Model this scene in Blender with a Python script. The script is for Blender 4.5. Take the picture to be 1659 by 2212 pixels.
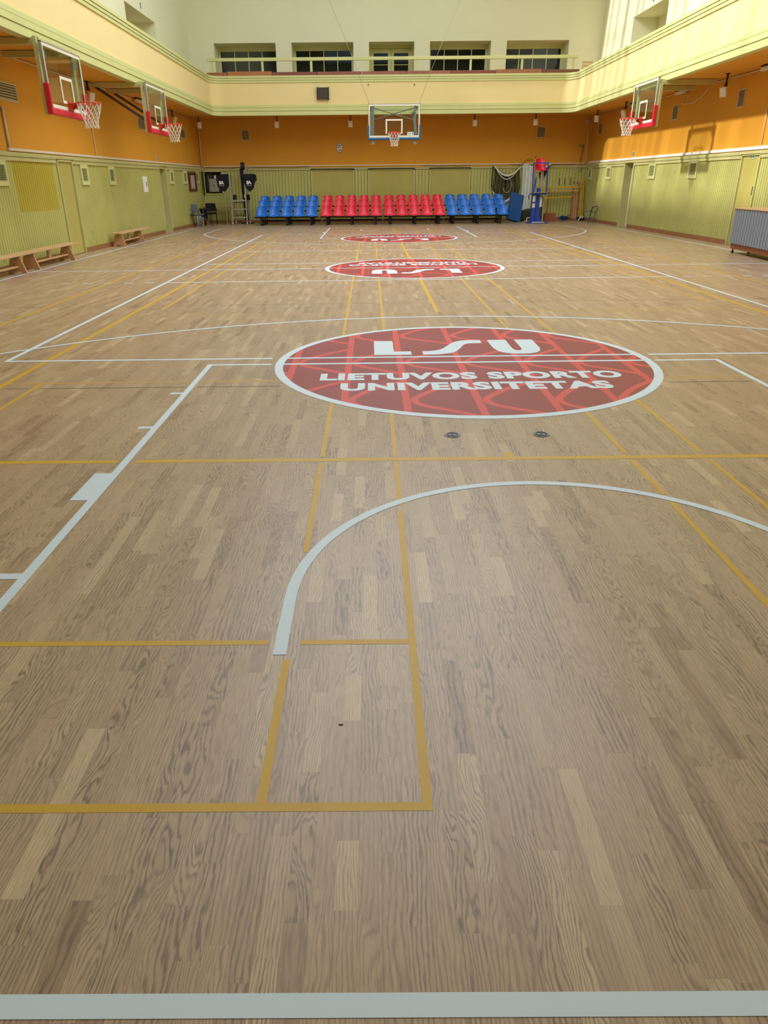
import bpy, bmesh, math, random
from mathutils import Vector, Matrix
random.seed(7)
for o in list(bpy.data.objects): bpy.data.objects.remove(o)
scn = bpy.context.scene
COL = scn.collection
PI = math.pi

# ------------------------------------------------------------ camera
cam_d = bpy.data.cameras.new('camera'); cam = bpy.data.objects.new('camera', cam_d); COL.objects.link(cam)
yaw, pitch, roll = -0.004068, 0.432612, -0.009172
F_ = Vector((math.sin(yaw)*math.cos(pitch), math.cos(yaw)*math.cos(pitch), -math.sin(pitch)))
R_ = Vector((math.cos(yaw), -math.sin(yaw), 0)); U_ = R_.cross(F_)
R2 = math.cos(roll)*R_ + math.sin(roll)*U_; U2 = -math.sin(roll)*R_ + math.cos(roll)*U_
mw = Matrix(((R2.x, U2.x, -F_.x, -0.88636), (R2.y, U2.y, -F_.y, -0.93332), (R2.z, U2.z, -F_.z, 1.5745), (0, 0, 0, 1)))
cam.matrix_world = mw
cam_d.sensor_width = 36; cam_d.lens = 1522.55*36/2212
cam_d.shift_x = 30.758/2212; cam_d.shift_y = -9.635/2212
cam_d.clip_start = 0.05; cam_d.clip_end = 200
scn.camera = cam

# ------------------------------------------------------------ world, lights, exposure
scn.view_settings.view_transform = 'Standard'; scn.view_settings.look = 'None'
scn.view_settings.gamma = 1; scn.view_settings.use_curve_mapping = False
scn.view_settings.exposure = 0.0
wd = bpy.data.worlds.new('world'); scn.world = wd; wd.use_nodes = True
bg = wd.node_tree.nodes['Background']; bg.inputs[0].default_value = (0.72, 0.84, 1.0, 1); bg.inputs[1].default_value = 1.0

def area(name, loc, rot, sx, sy, power, col):
    l = bpy.data.lights.new(name, 'AREA'); l.shape = 'RECTANGLE'; l.size = sx; l.size_y = sy
    l.energy = power; l.color = col
    o = bpy.data.objects.new(name, l); COL.objects.link(o); o.location = loc; o.rotation_euler = rot
    return o
# added area lamps standing in for soft daylight from above
area('overhead_fill', (0.3, 16.5, 10.85), (0, 0, 0), 10.0, 16.0, 1800, (0.96, 0.985, 1.0))
area('rear_cool_fill', (0, 0.0, 10.85), (0, 0, 0), 9.0, 7.0, 95, (0.48, 0.74, 1.0))  # added bluish fill near the camera, under solid ceiling
sun_d = bpy.data.lights.new('sun', 'SUN'); sun_d.energy = 4.2; sun_d.angle = math.radians(2.6); sun_d.color = (1.0, 0.97, 0.90)
sun = bpy.data.objects.new('sun', sun_d); COL.objects.link(sun)
sun.location = (-20, 10, 20)
sun.rotation_euler = Vector((1.0, 0.10, -0.640)).to_track_quat('-Z', 'Y').to_euler()

# ------------------------------------------------------------ materials
def new_mat(name):
    m = bpy.data.materials.new(name); m.use_nodes = True
    return m, m.node_tree.nodes, m.node_tree.links, m.node_tree.nodes['Principled BSDF']
def srgb(r, g, b):
    f = lambda c: (c/255/12.92) if c/255 <= 0.04045 else ((c/255+0.055)/1.055)**2.4
    return (f(r), f(g), f(b), 1)
def mat(name, rgb, rough=0.5, metal=0.0, var=0.05, scale=6.0, bump=0.0, spec=0.5):
    """plain material with a faint procedural variation of its colour"""
    m, n, l, p = new_mat(name)
    c = srgb(*rgb)
    no = n.new('ShaderNodeTexNoise'); no.inputs['Scale'].default_value = scale; no.inputs['Detail'].default_value = 3
    tc = n.new('ShaderNodeTexCoord'); l.new(tc.outputs['Object'], no.inputs['Vector'])
    rp = n.new('ShaderNodeValToRGB'); l.new(no.outputs['Fac'], rp.inputs['Fac'])
    rp.color_ramp.elements[0].position = 0.3; rp.color_ramp.elements[1].position = 0.7
    rp.color_ramp.elements[0].color = tuple(x*(1-var) for x in c[:3])+(1,)
    rp.color_ramp.elements[1].color = tuple(min(1, x*(1+var)) for x in c[:3])+(1,)
    l.new(rp.outputs['Color'], p.inputs['Base Color'])
    p.inputs['Roughness'].default_value = rough; p.inputs['Metallic'].default_value = metal
    p.inputs['Specular IOR Level'].default_value = spec
    if bump:
        bp = n.new('ShaderNodeBump'); bp.inputs['Strength'].default_value = bump; bp.inputs['Distance'].default_value = 0.01
        n2 = n.new('ShaderNodeTexNoise'); n2.inputs['Scale'].default_value = scale*12; n2.inputs['Detail'].default_value = 4
        l.new(tc.outputs['Object'], n2.inputs['Vector']); l.new(n2.outputs['Fac'], bp.inputs['Height'])
        l.new(bp.outputs['Normal'], p.inputs['Normal'])
    return m
def paint_chipped(name, rgb, chip, rough=0.5, amount=0.735, zmax=0.55):
    """glossy old paint with dark chips that get frequent near the floor"""
    m, n, l, p = new_mat(name)
    tc = n.new('ShaderNodeTexCoord')
    no = n.new('ShaderNodeTexNoise'); no.inputs['Scale'].default_value = 1.3; no.inputs['Detail'].default_value = 5
    l.new(tc.outputs['Object'], no.inputs['Vector'])
    rp = n.new('ShaderNodeValToRGB'); l.new(no.outputs['Fac'], rp.inputs['Fac'])
    c = srgb(*rgb)
    rp.color_ramp.elements[0].position = 0.35; rp.color_ramp.elements[1].position = 0.65
    rp.color_ramp.elements[0].color = tuple(x*0.93 for x in c[:3])+(1,); rp.color_ramp.elements[1].color = tuple(x*1.05 for x in c[:3])+(1,)
    mp = n.new('ShaderNodeMapping'); mp.inputs['Scale'].default_value = (14, 14, 6); l.new(tc.outputs['Object'], mp.inputs['Vector'])
    n2 = n.new('ShaderNodeTexNoise'); n2.inputs['Scale'].default_value = 1.0; n2.inputs['Detail'].default_value = 3
    l.new(mp.outputs['Vector'], n2.inputs['Vector'])
    sx = n.new('ShaderNodeSeparateXYZ'); l.new(tc.outputs['Object'], sx.inputs[0])
    mr = n.new('ShaderNodeMapRange'); mr.inputs['From Min'].default_value = 0.1; mr.inputs['From Max'].default_value = zmax
    mr.inputs['To Min'].default_value = 0.07; mr.inputs['To Max'].default_value = 0.0
    l.new(sx.outputs['Z'], mr.inputs['Value'])
    ad = n.new('ShaderNodeMath'); ad.operation = 'ADD'; l.new(n2.outputs['Fac'], ad.inputs[0]); l.new(mr.outputs['Result'], ad.inputs[1])
    gt = n.new('ShaderNodeMath'); gt.operation = 'GREATER_THAN'; gt.inputs[1].default_value = amount; l.new(ad.outputs[0], gt.inputs[0])
    mx = n.new('ShaderNodeMix'); mx.data_type = 'RGBA'; l.new(gt.outputs[0], mx.inputs['Factor'])
    l.new(rp.outputs['Color'], mx.inputs[6]); mx.inputs[7].default_value = srgb(*chip)
    l.new(mx.outputs[2], p.inputs['Base Color'])
    p.inputs['Roughness'].default_value = rough
    return m
def glass(name, tint=(0.93, 0.97, 0.95), gloss=0.06):
    m, n, l, p = new_mat(name); n.remove(p)
    out = [x for x in n if x.type == 'OUTPUT_MATERIAL'][0]
    tr = n.new('ShaderNodeBsdfTransparent'); tr.inputs[0].default_value = tint+(1,)
    gl = n.new('ShaderNodeBsdfGlossy'); gl.inputs['Roughness'].default_value = 0.03
    fr = n.new('ShaderNodeLayerWeight'); fr.inputs['Blend'].default_value = 0.5
    pw = n.new('ShaderNodeMath'); pw.operation = 'POWER'; l.new(fr.outputs['Facing'], pw.inputs[0]); pw.inputs[1].default_value = 4.0
    ml = n.new('ShaderNodeMath'); ml.operation = 'MULTIPLY_ADD'; l.new(pw.outputs[0], ml.inputs[0]); ml.inputs[1].default_value = 0.4; ml.inputs[2].default_value = gloss
    mx = n.new('ShaderNodeMixShader'); l.new(ml.outputs[0], mx.inputs[0]); l.new(tr.outputs[0], mx.inputs[1]); l.new(gl.outputs[0], mx.inputs[2])
    l.new(mx.outputs[0], out.inputs[0])
    return m

def math_node(n, l, op, a, b=None, c=None):
    q = n.new('ShaderNodeMath'); q.operation = op
    for i, v in enumerate((a, b, c)):
        if v is None: continue
        if isinstance(v, (int, float)): q.inputs[i].default_value = v
        else: l.new(v, q.inputs[i])
    return q.outputs[0]
def parquet(name):
    """oak strip parquet: 6 cm strips along Y, random lengths, a tone and a grain figure per piece"""
    m, n, l, p = new_mat(name)
    M = lambda op, a, b=None, c=None: math_node(n, l, op, a, b, c)
    tc = n.new('ShaderNodeTexCoord'); sp = n.new('ShaderNodeSeparateXYZ'); l.new(tc.outputs['Object'], sp.inputs[0])
    X, Y = sp.outputs['X'], sp.outputs['Y']
    sx = M('DIVIDE', X, 0.058); ix = M('FLOOR', sx); fx = M('SUBTRACT', sx, ix)
    wn = n.new('ShaderNodeTexWhiteNoise'); wn.noise_dimensions = '1D'; l.new(ix, wn.inputs['W'])
    off = M('MULTIPLY', wn.outputs['Value'], 7.3)
    ln = M('MULTIPLY_ADD', wn.outputs['Value'], 0.20, 0.34)
    # wobble the cell edge so piece lengths differ along a strip
    ys = M('ADD', M('DIVIDE', Y, ln), off)
    wv = n.new('ShaderNodeTexNoise'); wv.noise_dimensions = '2D'; wv.inputs['Scale'].default_value = 0.9
    cv = n.new('ShaderNodeCombineXYZ'); l.new(ys, cv.inputs[0]); l.new(M('MULTIPLY', ix, 13.7), cv.inputs[1]); l.new(cv.outputs[0], wv.inputs['Vector'])
    ys2 = M('MULTIPLY_ADD', wv.outputs['Fac'], 1.5, ys)
    iy = M('FLOOR', ys2); fy = M('SUBTRACT', ys2, iy)
    w2 = n.new('ShaderNodeTexWhiteNoise'); w2.noise_dimensions = '2D'
    c2 = n.new('ShaderNodeCombineXYZ'); l.new(ix, c2.inputs[0]); l.new(iy, c2.inputs[1]); l.new(c2.outputs[0], w2.inputs['Vector'])
    rnd = w2.outputs['Value']; sc = n.new('ShaderNodeSeparateColor'); l.new(w2.outputs['Color'], sc.inputs[0])
    rg, rb = sc.outputs[1], sc.outputs[2]
    # grain coordinates, shifted per piece
    gx = M('ADD', X, M('MULTIPLY', rg, 31.0)); gy = M('ADD', Y, M('MULTIPLY', rb, 57.0))
    lc = n.new('ShaderNodeCombineXYZ'); l.new(M('MULTIPLY', gx, 11.0), lc.inputs[0]); l.new(M('MULTIPLY', gy, 2.6), lc.inputs[1]); l.new(M('MULTIPLY', rnd, 40), lc.inputs[2])
    big = n.new('ShaderNodeTexNoise'); big.inputs['Scale'].default_value = 1.0; big.inputs['Detail'].default_value = 2.5; big.inputs['Roughness'].default_value = 0.45
    l.new(lc.outputs[0], big.inputs['Vector'])
    amp = M('MULTIPLY_ADD', M('MULTIPLY', rg, rg), 15.0, 2.0)
    mc = n.new('ShaderNodeCombineXYZ'); l.new(M('MULTIPLY', gx, 60.0), mc.inputs[0]); l.new(M('MULTIPLY', gy, 9.0), mc.inputs[1])
    mid = n.new('ShaderNodeTexNoise'); mid.inputs['Scale'].default_value = 1.0; mid.inputs['Detail'].default_value = 4; mid.inputs['Roughness'].default_value = 0.6
    l.new(mc.outputs[0], mid.inputs['Vector'])
    ph = M('ADD', M('MULTIPLY', gx, M('MULTIPLY_ADD', rnd, 420.0, 260.0)), M('MULTIPLY', big.outputs['Fac'], M('MULTIPLY', amp, 7.5)))
    ph = M('ADD', ph, M('MULTIPLY', mid.outputs['Fac'], 11.0))
    ring = M('MULTIPLY_ADD', M('SINE', ph), 0.5, 0.5); ring = M('POWER', ring, 2.6)
    ring = M('MULTIPLY', ring, M('MULTIPLY_ADD', mid.outputs['Fac'], 1.6, 0.1))
    fc = n.new('ShaderNodeCombineXYZ'); l.new(M('MULTIPLY', gx, 640.0), fc.inputs[0]); l.new(M('MULTIPLY', gy, 16.0), fc.inputs[1])
    fine = n.new('ShaderNodeTexNoise'); fine.inputs['Scale'].default_value = 1.0; fine.inputs['Detail'].default_value = 3
    l.new(fc.outputs[0], fine.inputs['Vector'])
    # gaps between strips and butt joints
    ex = M('MINIMUM', fx, M('SUBTRACT', 1.0, fx)); ey = M('MULTIPLY', M('MINIMUM', fy, M('SUBTRACT', 1.0, fy)), 16.0)
    edge = M('LESS_THAN', M('MINIMUM', ex, ey), 0.011)
    # tone
    rp = n.new('ShaderNodeValToRGB'); l.new(rnd, rp.inputs['Fac'])
    e = rp.color_ramp.elements
    e[0].position = 0.0; e[0].color = srgb(*FLOOR_D); e[1].position = 1.0; e[1].color = srgb(*FLOOR_L)
    k = rp.color_ramp.elements.new(0.12); k.color = srgb(*FLOOR_M1)
    k = rp.color_ramp.elements.new(0.85); k.color = srgb(*FLOOR_M2)
    mr = n.new('ShaderNodeMapRange'); l.new(fine.outputs['Fac'], mr.inputs['Value'])
    mr.inputs['From Min'].default_value = 0.3; mr.inputs['From Max'].default_value = 0.7; mr.inputs['To Min'].default_value = 0.78; mr.inputs['To Max'].default_value = 1.18
    rk = M('SUBTRACT', 1.0, M('MULTIPLY', ring, M('MULTIPLY_ADD', rb, 0.40, 0.20)))
    mr2 = n.new('ShaderNodeMapRange'); l.new(big.outputs['Fac'], mr2.inputs['Value']); mr2.inputs['From Min'].default_value = 0.25; mr2.inputs['From Max'].default_value = 0.75
    mr2.inputs['To Min'].default_value = 0.92; mr2.inputs['To Max'].default_value = 1.08
    f = M('MULTIPLY', M('MULTIPLY', rk, mr.outputs[0]), mr2.outputs[0])
    f = M('MULTIPLY', f, M('SUBTRACT', 1.0, M('MULTIPLY', edge, 0.22)))
    vm = n.new('ShaderNodeVectorMath'); vm.operation = 'SCALE'; l.new(rp.outputs['Color'], vm.inputs[0]); l.new(f, vm.inputs['Scale'])
    l.new(vm.outputs[0], p.inputs['Base Color'])
    p.inputs['Roughness'].default_value = 0.34; p.inputs['Specular IOR Level'].default_value = 0.5
    return m
FLOOR_D = (166, 138, 108); FLOOR_M1 = (181, 154, 123); FLOOR_M2 = (189, 162, 130); FLOOR_L = (207, 182, 146)

M = dict(
 floor=parquet('oak_parquet'),
 orange=mat('orange_wall_paint', (218, 155, 42), 0.75, var=0.04, scale=0.8, bump=0.08),
 cream=mat('pale_cream_wall_paint', (232, 232, 200), 0.8, var=0.02, scale=0.7, bump=0.08),
 buff=mat('warm_cream_parapet_paint', (232, 212, 152), 0.7, var=0.02, scale=0.9, bump=0.08),
 green=paint_chipped('olive_green_plank_paint', (188, 188, 112), (96, 88, 50), 0.42),
 gtrim=mat('olive_green_trim_paint', (194, 192, 132), 0.4, var=0.04, scale=3),
 door=mat('olive_green_door_paint', (182, 174, 96), 0.35, var=0.04, scale=2),
 gap=mat('dark_green_gap', (96, 94, 44), 0.8),
 yel_patch=mat('yellowish_green_paint_patch', (184, 170, 62), 0.4, var=0.04, scale=3),
 moss=mat('pale_green_moulding_paint', (204, 206, 142), 0.55, var=0.03, scale=2, bump=0.05),
 brown=mat('varnished_baseboard_wood', (150, 104, 66), 0.5, var=0.15, scale=9),
 board=mat('red_brown_bench_boards', (150, 88, 56), 0.5, var=0.15, scale=7),
 plaster=mat('grey_ceiling_plaster', (225, 222, 205), 0.9),
 white=mat('white_line_paint', (214, 230, 240), 0.45, var=0.01, scale=3, spec=0.4),
 yellow=mat('yellow_line_paint', (208, 166, 46), 0.45, var=0.03, scale=9, spec=0.4),
 dline=mat('dark_green_line_paint', (92, 92, 50), 0.5, var=0.03),
 lred=mat('logo_dark_red_paint', (150, 60, 58), 0.45, var=0.03, scale=2, spec=0.3),
 lcor=mat('logo_light_red_paint', (216, 78, 70), 0.45, var=0.02, scale=2, spec=0.3),
 whiteplastic=mat('white_plastic', (225, 220, 205), 0.5, var=0.02),
 cond=mat('white_conduit_plastic', (226, 214, 196), 0.5, var=0.03),
 grey=mat('grey_metal', (150, 152, 148), 0.4, metal=0.5, var=0.04),
 lgrey=mat('aluminium', (176, 178, 170), 0.35, metal=0.6, var=0.04),
 dgrey=mat('dark_grey_metal', (70, 66, 62), 0.5, metal=0.2, var=0.04),
 black=mat('black_painted_steel', (22, 22, 24), 0.5, var=0.05),
 fabric=mat('black_fabric', (20, 20, 23), 0.95, var=0.1, scale=30),
 gfab=mat('blue_grey_fabric', (88, 100, 104), 0.9, var=0.06, scale=30),
 blue=mat('blue_plastic', (14, 112, 212), 0.28, var=0.02),
 red=mat('red_plastic', (232, 22, 60), 0.28, var=0.02),
 pred=mat('red_foam_padding', (205, 26, 52), 0.5, var=0.02),
 pblue=mat('blue_foam_padding', (28, 92, 140), 0.5, var=0.02),
 orim=mat('orange_rim_paint', (214, 62, 40), 0.4, var=0.02),
 net=mat('white_cord', (228, 224, 210), 0.9, var=0.03),
 glass=glass('backboard_glass', (0.88, 0.93, 0.91), 0.04),
 pane=glass('window_glass', (0.80, 0.88, 0.90), 0.03), sky=glass('added_roof_glass', (0.98, 0.98, 0.98), 0.02),
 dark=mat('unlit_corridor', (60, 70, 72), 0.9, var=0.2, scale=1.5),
 wood=mat('light_bench_wood', (208, 170, 124), 0.5, var=0.08, scale=5),
 ply=mat('plywood_bench_end', (200, 152, 110), 0.55, var=0.08, scale=5),
 yelp=mat('yellow_pole_paint', (214, 168, 40), 0.4, var=0.04),
 paleye=mat('pale_pine_pole', (208, 168, 104), 0.5, var=0.05),
 rblue=mat('blue_steel_paint', (36, 72, 168), 0.35, var=0.03),
 mblue=mat('blue_vinyl_mat', (16, 84, 156), 0.4, var=0.04),
 tblue=mat('dark_blue_steel', (26, 66, 104), 0.4, var=0.04),
 card=mat('brown_cardboard', (156, 98, 72), 0.8, var=0.05),
 slat=mat('grey_slat_panel', (132, 140, 152), 0.5, var=0.03),
 slatgap=mat('dark_slat_gap', (40, 48, 60), 0.7),
 redwood=mat('red_brown_veneer', (142, 78, 48), 0.4, var=0.12, scale=8),
 mahog=mat('dark_red_picture_frame', (84, 34, 26), 0.35, var=0.1),
 paper=mat('white_paper', (232, 232, 228), 0.7, var=0.01),
 pinkpaper=mat('pale_print', (190, 176, 166), 0.7, var=0.03),
 ink=mat('dark_ink', (40, 44, 48), 0.7),
 ggreen=mat('green_sign_ink', (40, 110, 80), 0.6),
 vlight=mat('pale_vent_frame', (204, 190, 156), 0.5, var=0.03),
 vgrey=mat('grey_vent_metal', (150, 140, 118), 0.5, var=0.03),
 vdark=mat('vent_shadow', (58, 48, 36), 0.8),
 darkbrown=mat('dark_speaker_grille', (66, 54, 46), 0.7, var=0.08, scale=30),
 greyblue=mat('floor_socket_metal', (104, 110, 112), 0.35, metal=0.4),
 cream_frame=mat('cream_window_frame', (206, 206, 150), 0.5, var=0.02),
 wnet=mat('white_net_cloth', (214, 222, 214), 0.9, var=0.12, scale=25),
 olive=mat('dark_olive_canvas', (64, 72, 62), 0.8, var=0.1),
)

# ------------------------------------------------------------ mesh helpers
class MB:
    def __init__(s): s.v = []; s.f = []; s.mi = []; s.smooth = False
    def add(s, vs, fs, k=0):
        b = len(s.v); s.v += [tuple(v) for v in vs]
        for f in fs: s.f.append(tuple(b+i for i in f)); s.mi.append(k)
        return s
    def box(s, x0, x1, y0, y1, z0, z1, k=0):
        return s.add([(x0,y0,z0),(x1,y0,z0),(x1,y1,z0),(x0,y1,z0),(x0,y0,z1),(x1,y0,z1),(x1,y1,z1),(x0,y1,z1)],
            [(0,3,2,1),(4,5,6,7),(0,1,5,4),(1,2,6,5),(2,3,7,6),(3,0,4,7)], k)
    def bar(s, p0, p1, w, h=None, k=0, up=(0,0,1)):
        """rectangular bar from p0 to p1, w wide, h deep"""
        h = h or w; p0 = Vector(p0); p1 = Vector(p1); d = (p1-p0).normalized(); u = Vector(up)
        if abs(d.dot(u)) > 0.98: u = Vector((0,1,0))
        a = d.cross(u).normalized()*w/2; b = a.cross(d).normalized()*h/2
        return s.add([p0-a-b,p0+a-b,p0+a+b,p0-a+b,p1-a-b,p1+a-b,p1+a+b,p1-a+b],
            [(0,1,2,3),(7,6,5,4),(0,4,5,1),(1,5,6,2),(2,6,7,3),(3,7,4,0)], k)
    def tube(s, pts, r, n=8, closed=False, k=0):
        P = [Vector(p) for p in pts]; m = len(P); rings = []
        a = None
        for i in range(m):
            if closed: d = P[(i+1) % m]-P[i-1]
            else: d = P[min(i+1, m-1)]-P[max(i-1, 0)]
            d.normalize()
            if a is None: a = d.cross(Vector((0,0,1))) if abs(d.z) < 0.95 else d.cross(Vector((0,1,0)))
            a = (a-d*a.dot(d)).normalized(); b = d.cross(a)
            rr = r[i] if isinstance(r, (list, tuple)) else r
            rings.append([P[i]+(a*math.cos(2*PI*j/n)+b*math.sin(2*PI*j/n))*rr for j in range(n)])
        vs = [v for q in rings for v in q]; fs = []
        for i in range(m if closed else m-1):
            i2 = (i+1) % m
            for j in range(n): fs.append((i*n+j, i*n+(j+1) % n, i2*n+(j+1) % n, i2*n+j))
        if not closed: fs += [tuple(range(n))[::-1], tuple((m-1)*n+j for j in range(n))]
        return s.add(vs, fs, k)
    def cyl(s, p0, p1, r, n=16, k=0): return s.tube([p0, p1], r, n, k=k)
    def prism(s, poly, axis, a0, a1, k=0):
        """extrude a 2D polygon along axis; poly gives the other two coordinates in xyz order"""
        def P(p, a):
            return {'x': (a, p[0], p[1]), 'y': (p[0], a, p[1]), 'z': (p[0], p[1], a)}[axis]
        n = len(poly)
        return s.add([P(p, a0) for p in poly]+[P(p, a1) for p in poly],
            [tuple(range(n))[::-1], tuple(range(n, 2*n))]+[(i, (i+1) % n, n+(i+1) % n, n+i) for i in range(n)], k)
    def sphere(s, c, r, nu=12, nv=8, k=0, sc=(1,1,1)):
        vs = []; fs = []
        for i in range(nv+1):
            t = PI*i/nv
            for j in range(nu):
                a = 2*PI*j/nu
                vs.append((c[0]+r*sc[0]*math.sin(t)*math.cos(a), c[1]+r*sc[1]*math.sin(t)*math.sin(a), c[2]+r*sc[2]*math.cos(t)))
        for i in range(nv):
            for j in range(nu): fs.append((i*nu+j, (i+1)*nu+j, (i+1)*nu+(j+1) % nu, i*nu+(j+1) % nu))
        return s.add(vs, fs, k)
    def grid(s, fn, nu, nv, k=0):
        vs = [fn(i/nu, j/nv) for j in range(nv+1) for i in range(nu+1)]
        fs = [(j*(nu+1)+i, j*(nu+1)+i+1, (j+1)*(nu+1)+i+1, (j+1)*(nu+1)+i) for j in range(nv) for i in range(nu)]
        return s.add(vs, fs, k)
    def xform(s, mtx): s.v = [tuple(mtx @ Vector(v)) for v in s.v]; return s
    def build(s, name, mats, parent=None, smooth=False, bevel=0.0, solid=0.0, recalc=True):
        me = bpy.data.meshes.new(name); me.from_pydata(s.v, [], s.f)
        if not isinstance(mats, (list, tuple)): mats = [mats]
        for m in mats: me.materials.append(M[m] if isinstance(m, str) else m)
        for p, k in zip(me.polygons, s.mi): p.material_index = k; p.use_smooth = smooth
        if recalc:
            bm = bmesh.new(); bm.from_mesh(me); bmesh.ops.recalc_face_normals(bm, faces=bm.faces); bm.to_mesh(me); bm.free()
        me.update()
        o = bpy.data.objects.new(name, me); COL.objects.link(o)
        if parent: o.parent = parent
        if solid:
            q = o.modifiers.new('solid', 'SOLIDIFY'); q.thickness = solid
        if bevel:
            q = o.modifiers.new('bevel', 'BEVEL'); q.width = bevel; q.segments = 2; q.limit_method = 'ANGLE'
        return o
def empty(name, loc=(0,0,0), rz=0.0, parent=None):
    o = bpy.data.objects.new(name, None); COL.objects.link(o); o.location = loc; o.rotation_euler = (0,0,rz)
    o.empty_display_size = 0.1
    if parent: o.parent = parent
    return o
def tag(o, label, cat, group=None, kind=None):
    o['label'] = label; o['category'] = cat
    if group: o['group'] = group
    if kind: o['kind'] = kind
    return o
def struct(o, label=None):
    o['kind'] = 'structure'
    if label: o['label'] = label
    return o
def place(o, loc, rz=0.0): o.location = loc; o.rotation_euler = (0, 0, rz); return o
def copy_tree(o, parent=None):
    c = o.copy(); COL.objects.link(c)
    if parent: c.parent = parent
    for ch in [x for x in bpy.data.objects if x.parent == o]: copy_tree(ch, c)
    return c
def text_mesh(txt, w, h, bold=0.0, space=1.0):
    """flat lettering fitted into w x h, centred on the origin, in the XY plane"""
    cu = bpy.data.curves.new('t', 'FONT'); cu.body = txt; cu.offset = bold; cu.space_character = space; cu.resolution_u = 4
    to = bpy.data.objects.new('t', cu); COL.objects.link(to)
    dg = bpy.context.evaluated_depsgraph_get()
    me = bpy.data.meshes.new_from_object(to.evaluated_get(dg))
    mb = MB(); mb.add([v.co[:] for v in me.vertices], [tuple(p.vertices) for p in me.polygons])
    bpy.data.objects.remove(to); bpy.data.curves.remove(cu); bpy.data.meshes.remove(me)
    xs = [v[0] for v in mb.v]; ys = [v[1] for v in mb.v]
    x0, x1, y0, y1 = min(xs), max(xs), min(ys), max(ys)
    mb.v = [((v[0]-(x0+x1)/2)*w/(x1-x0), (v[1]-(y0+y1)/2)*h/(y1-y0), 0) for v in mb.v]
    return mb
UPR = Matrix.Rotation(PI/2, 4, 'X')     # XY plane -> upright, readable from -Y

# ------------------------------------------------------------ the room's frames
# side walls run very slightly out of square, as measured
AL = math.atan2(1, .008); AR = math.atan2(-1, .012)
YB = 32.3; YF = -5.5; ZC = 11.0
lx = lambda y: -8.33+.008*y
rx = lambda y: 8.76-.012*y
def onL(y, z=0, out=0): return (lx(y)+out, y, z)
def onR(y, z=0, out=0): return (rx(y)-out, y, z)
def onB(x, z=0, out=0): return (x, YB-out, z)
# ============================================================ FLOOR AND COURT MARKINGS
fl = struct(MB().box(-9.4, 9.8, YF-.9, YB+.9, -0.2, 0.0).build('floor', 'floor'), 'strip oak sports floor with painted court lines')
def wy(x, y): return y + .027*x*min(1, max(0, (y-2)/8.5))
def seg(mb, x0, x1, y0, y1, z=.0006, k=0, across=False):
    """painted band x0..x1, y0..y1 on the floor (cut finely so that it follows the slightly skewed lay-out)"""
    if abs(y1-y0) > abs(x1-x0): z += .00015     # lengthwise bands lie a hair above the cross bands
    n = max(1, int(abs(x1-x0)/1.0)+1); m = max(1, int(abs(y1-y0)/2.0)+1)
    mb.grid(lambda u, v: (x0+(x1-x0)*u, wy(x0+(x1-x0)*u, y0+(y1-y0)*v), z), n, m, k)
def ring(mb, cx, cy, r0, r1, a0, a1, z, n=96):
    z += .0003
    def f(u, v):
        a = a0+(a1-a0)*u; r = r0+(r1-r0)*v; x = cx+r*math.cos(a); return (x, wy(x, cy+r*math.sin(a)), z)
    mb.grid(f, n, 1)
L_ = 28.10
# white lines -------------------------------------------------
w = MB(); Z = .0013
seg(w, -7.65, 7.9, -.05, 0, Z)                                  # near end line
seg(w, -7.6, 7.85, L_, L_+.05, Z)                               # far end line
seg(w, -7.65, -7.6, 0, L_+.05, Z); seg(w, 7.85, 7.9, 0, L_+.05, Z)
seg(w, -7.6, -1.84, 14.0, 14.05, Z); seg(w, 1.84, 7.85, 14.0, 14.05, Z)
seg(w, -1.72, 1.72, 14.0, 14.05, Z)
for s, c0, c1 in ((1, 0, 5.8), (-1, L_-5.8, L_)):
    for sx in (-1, 1):
        a, b = sorted((sx*2.45, sx*2.40)); seg(w, a, b, c0, c1, Z)
        Yc = lambda t: t if s > 0 else L_-t
        for y0, y1 in ((1.75, 1.80), (2.60, 3.00), (3.85, 3.90), (4.75, 4.80)):
            a, b = sorted((sx*2.45, sx*2.55)); p, q = sorted((Yc(y0), Yc(y1))); seg(w, a, b, p, q, Z)
    y0, y1 = sorted((Yc(5.75), Yc(5.80)))
    seg(w, -2.45, -1.84, y0, y1, Z); seg(w, 1.83, 2.45, y0, y1, Z); seg(w, -1.74, 1.74, y0, y1, .0021)
    cy = Yc(1.575)
    A = (0, PI) if s > 0 else (PI, 2*PI)
    ring(w, 0, Yc(1.563), 1.207, 1.257, A[0], A[1], Z, 48)
    for sx in (-1, 1):
        a, b = sorted((sx*1.207, sx*1.257)); p, q = sorted((Yc(1.19), Yc(1.563))); seg(w, a, b, p, q, Z)
    t = math.acos(6.6/6.75)
    ring(w, 0, cy, 6.70, 6.75, A[0]+t, A[1]-t, Z, 96)
    for sx in (-1, 1):
        a, b = sorted((sx*6.55, sx*6.60)); p, q = sorted((Yc(0), Yc(1.575+6.75*math.sin(t)))); seg(w, a, b, p, q, Z)
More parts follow.
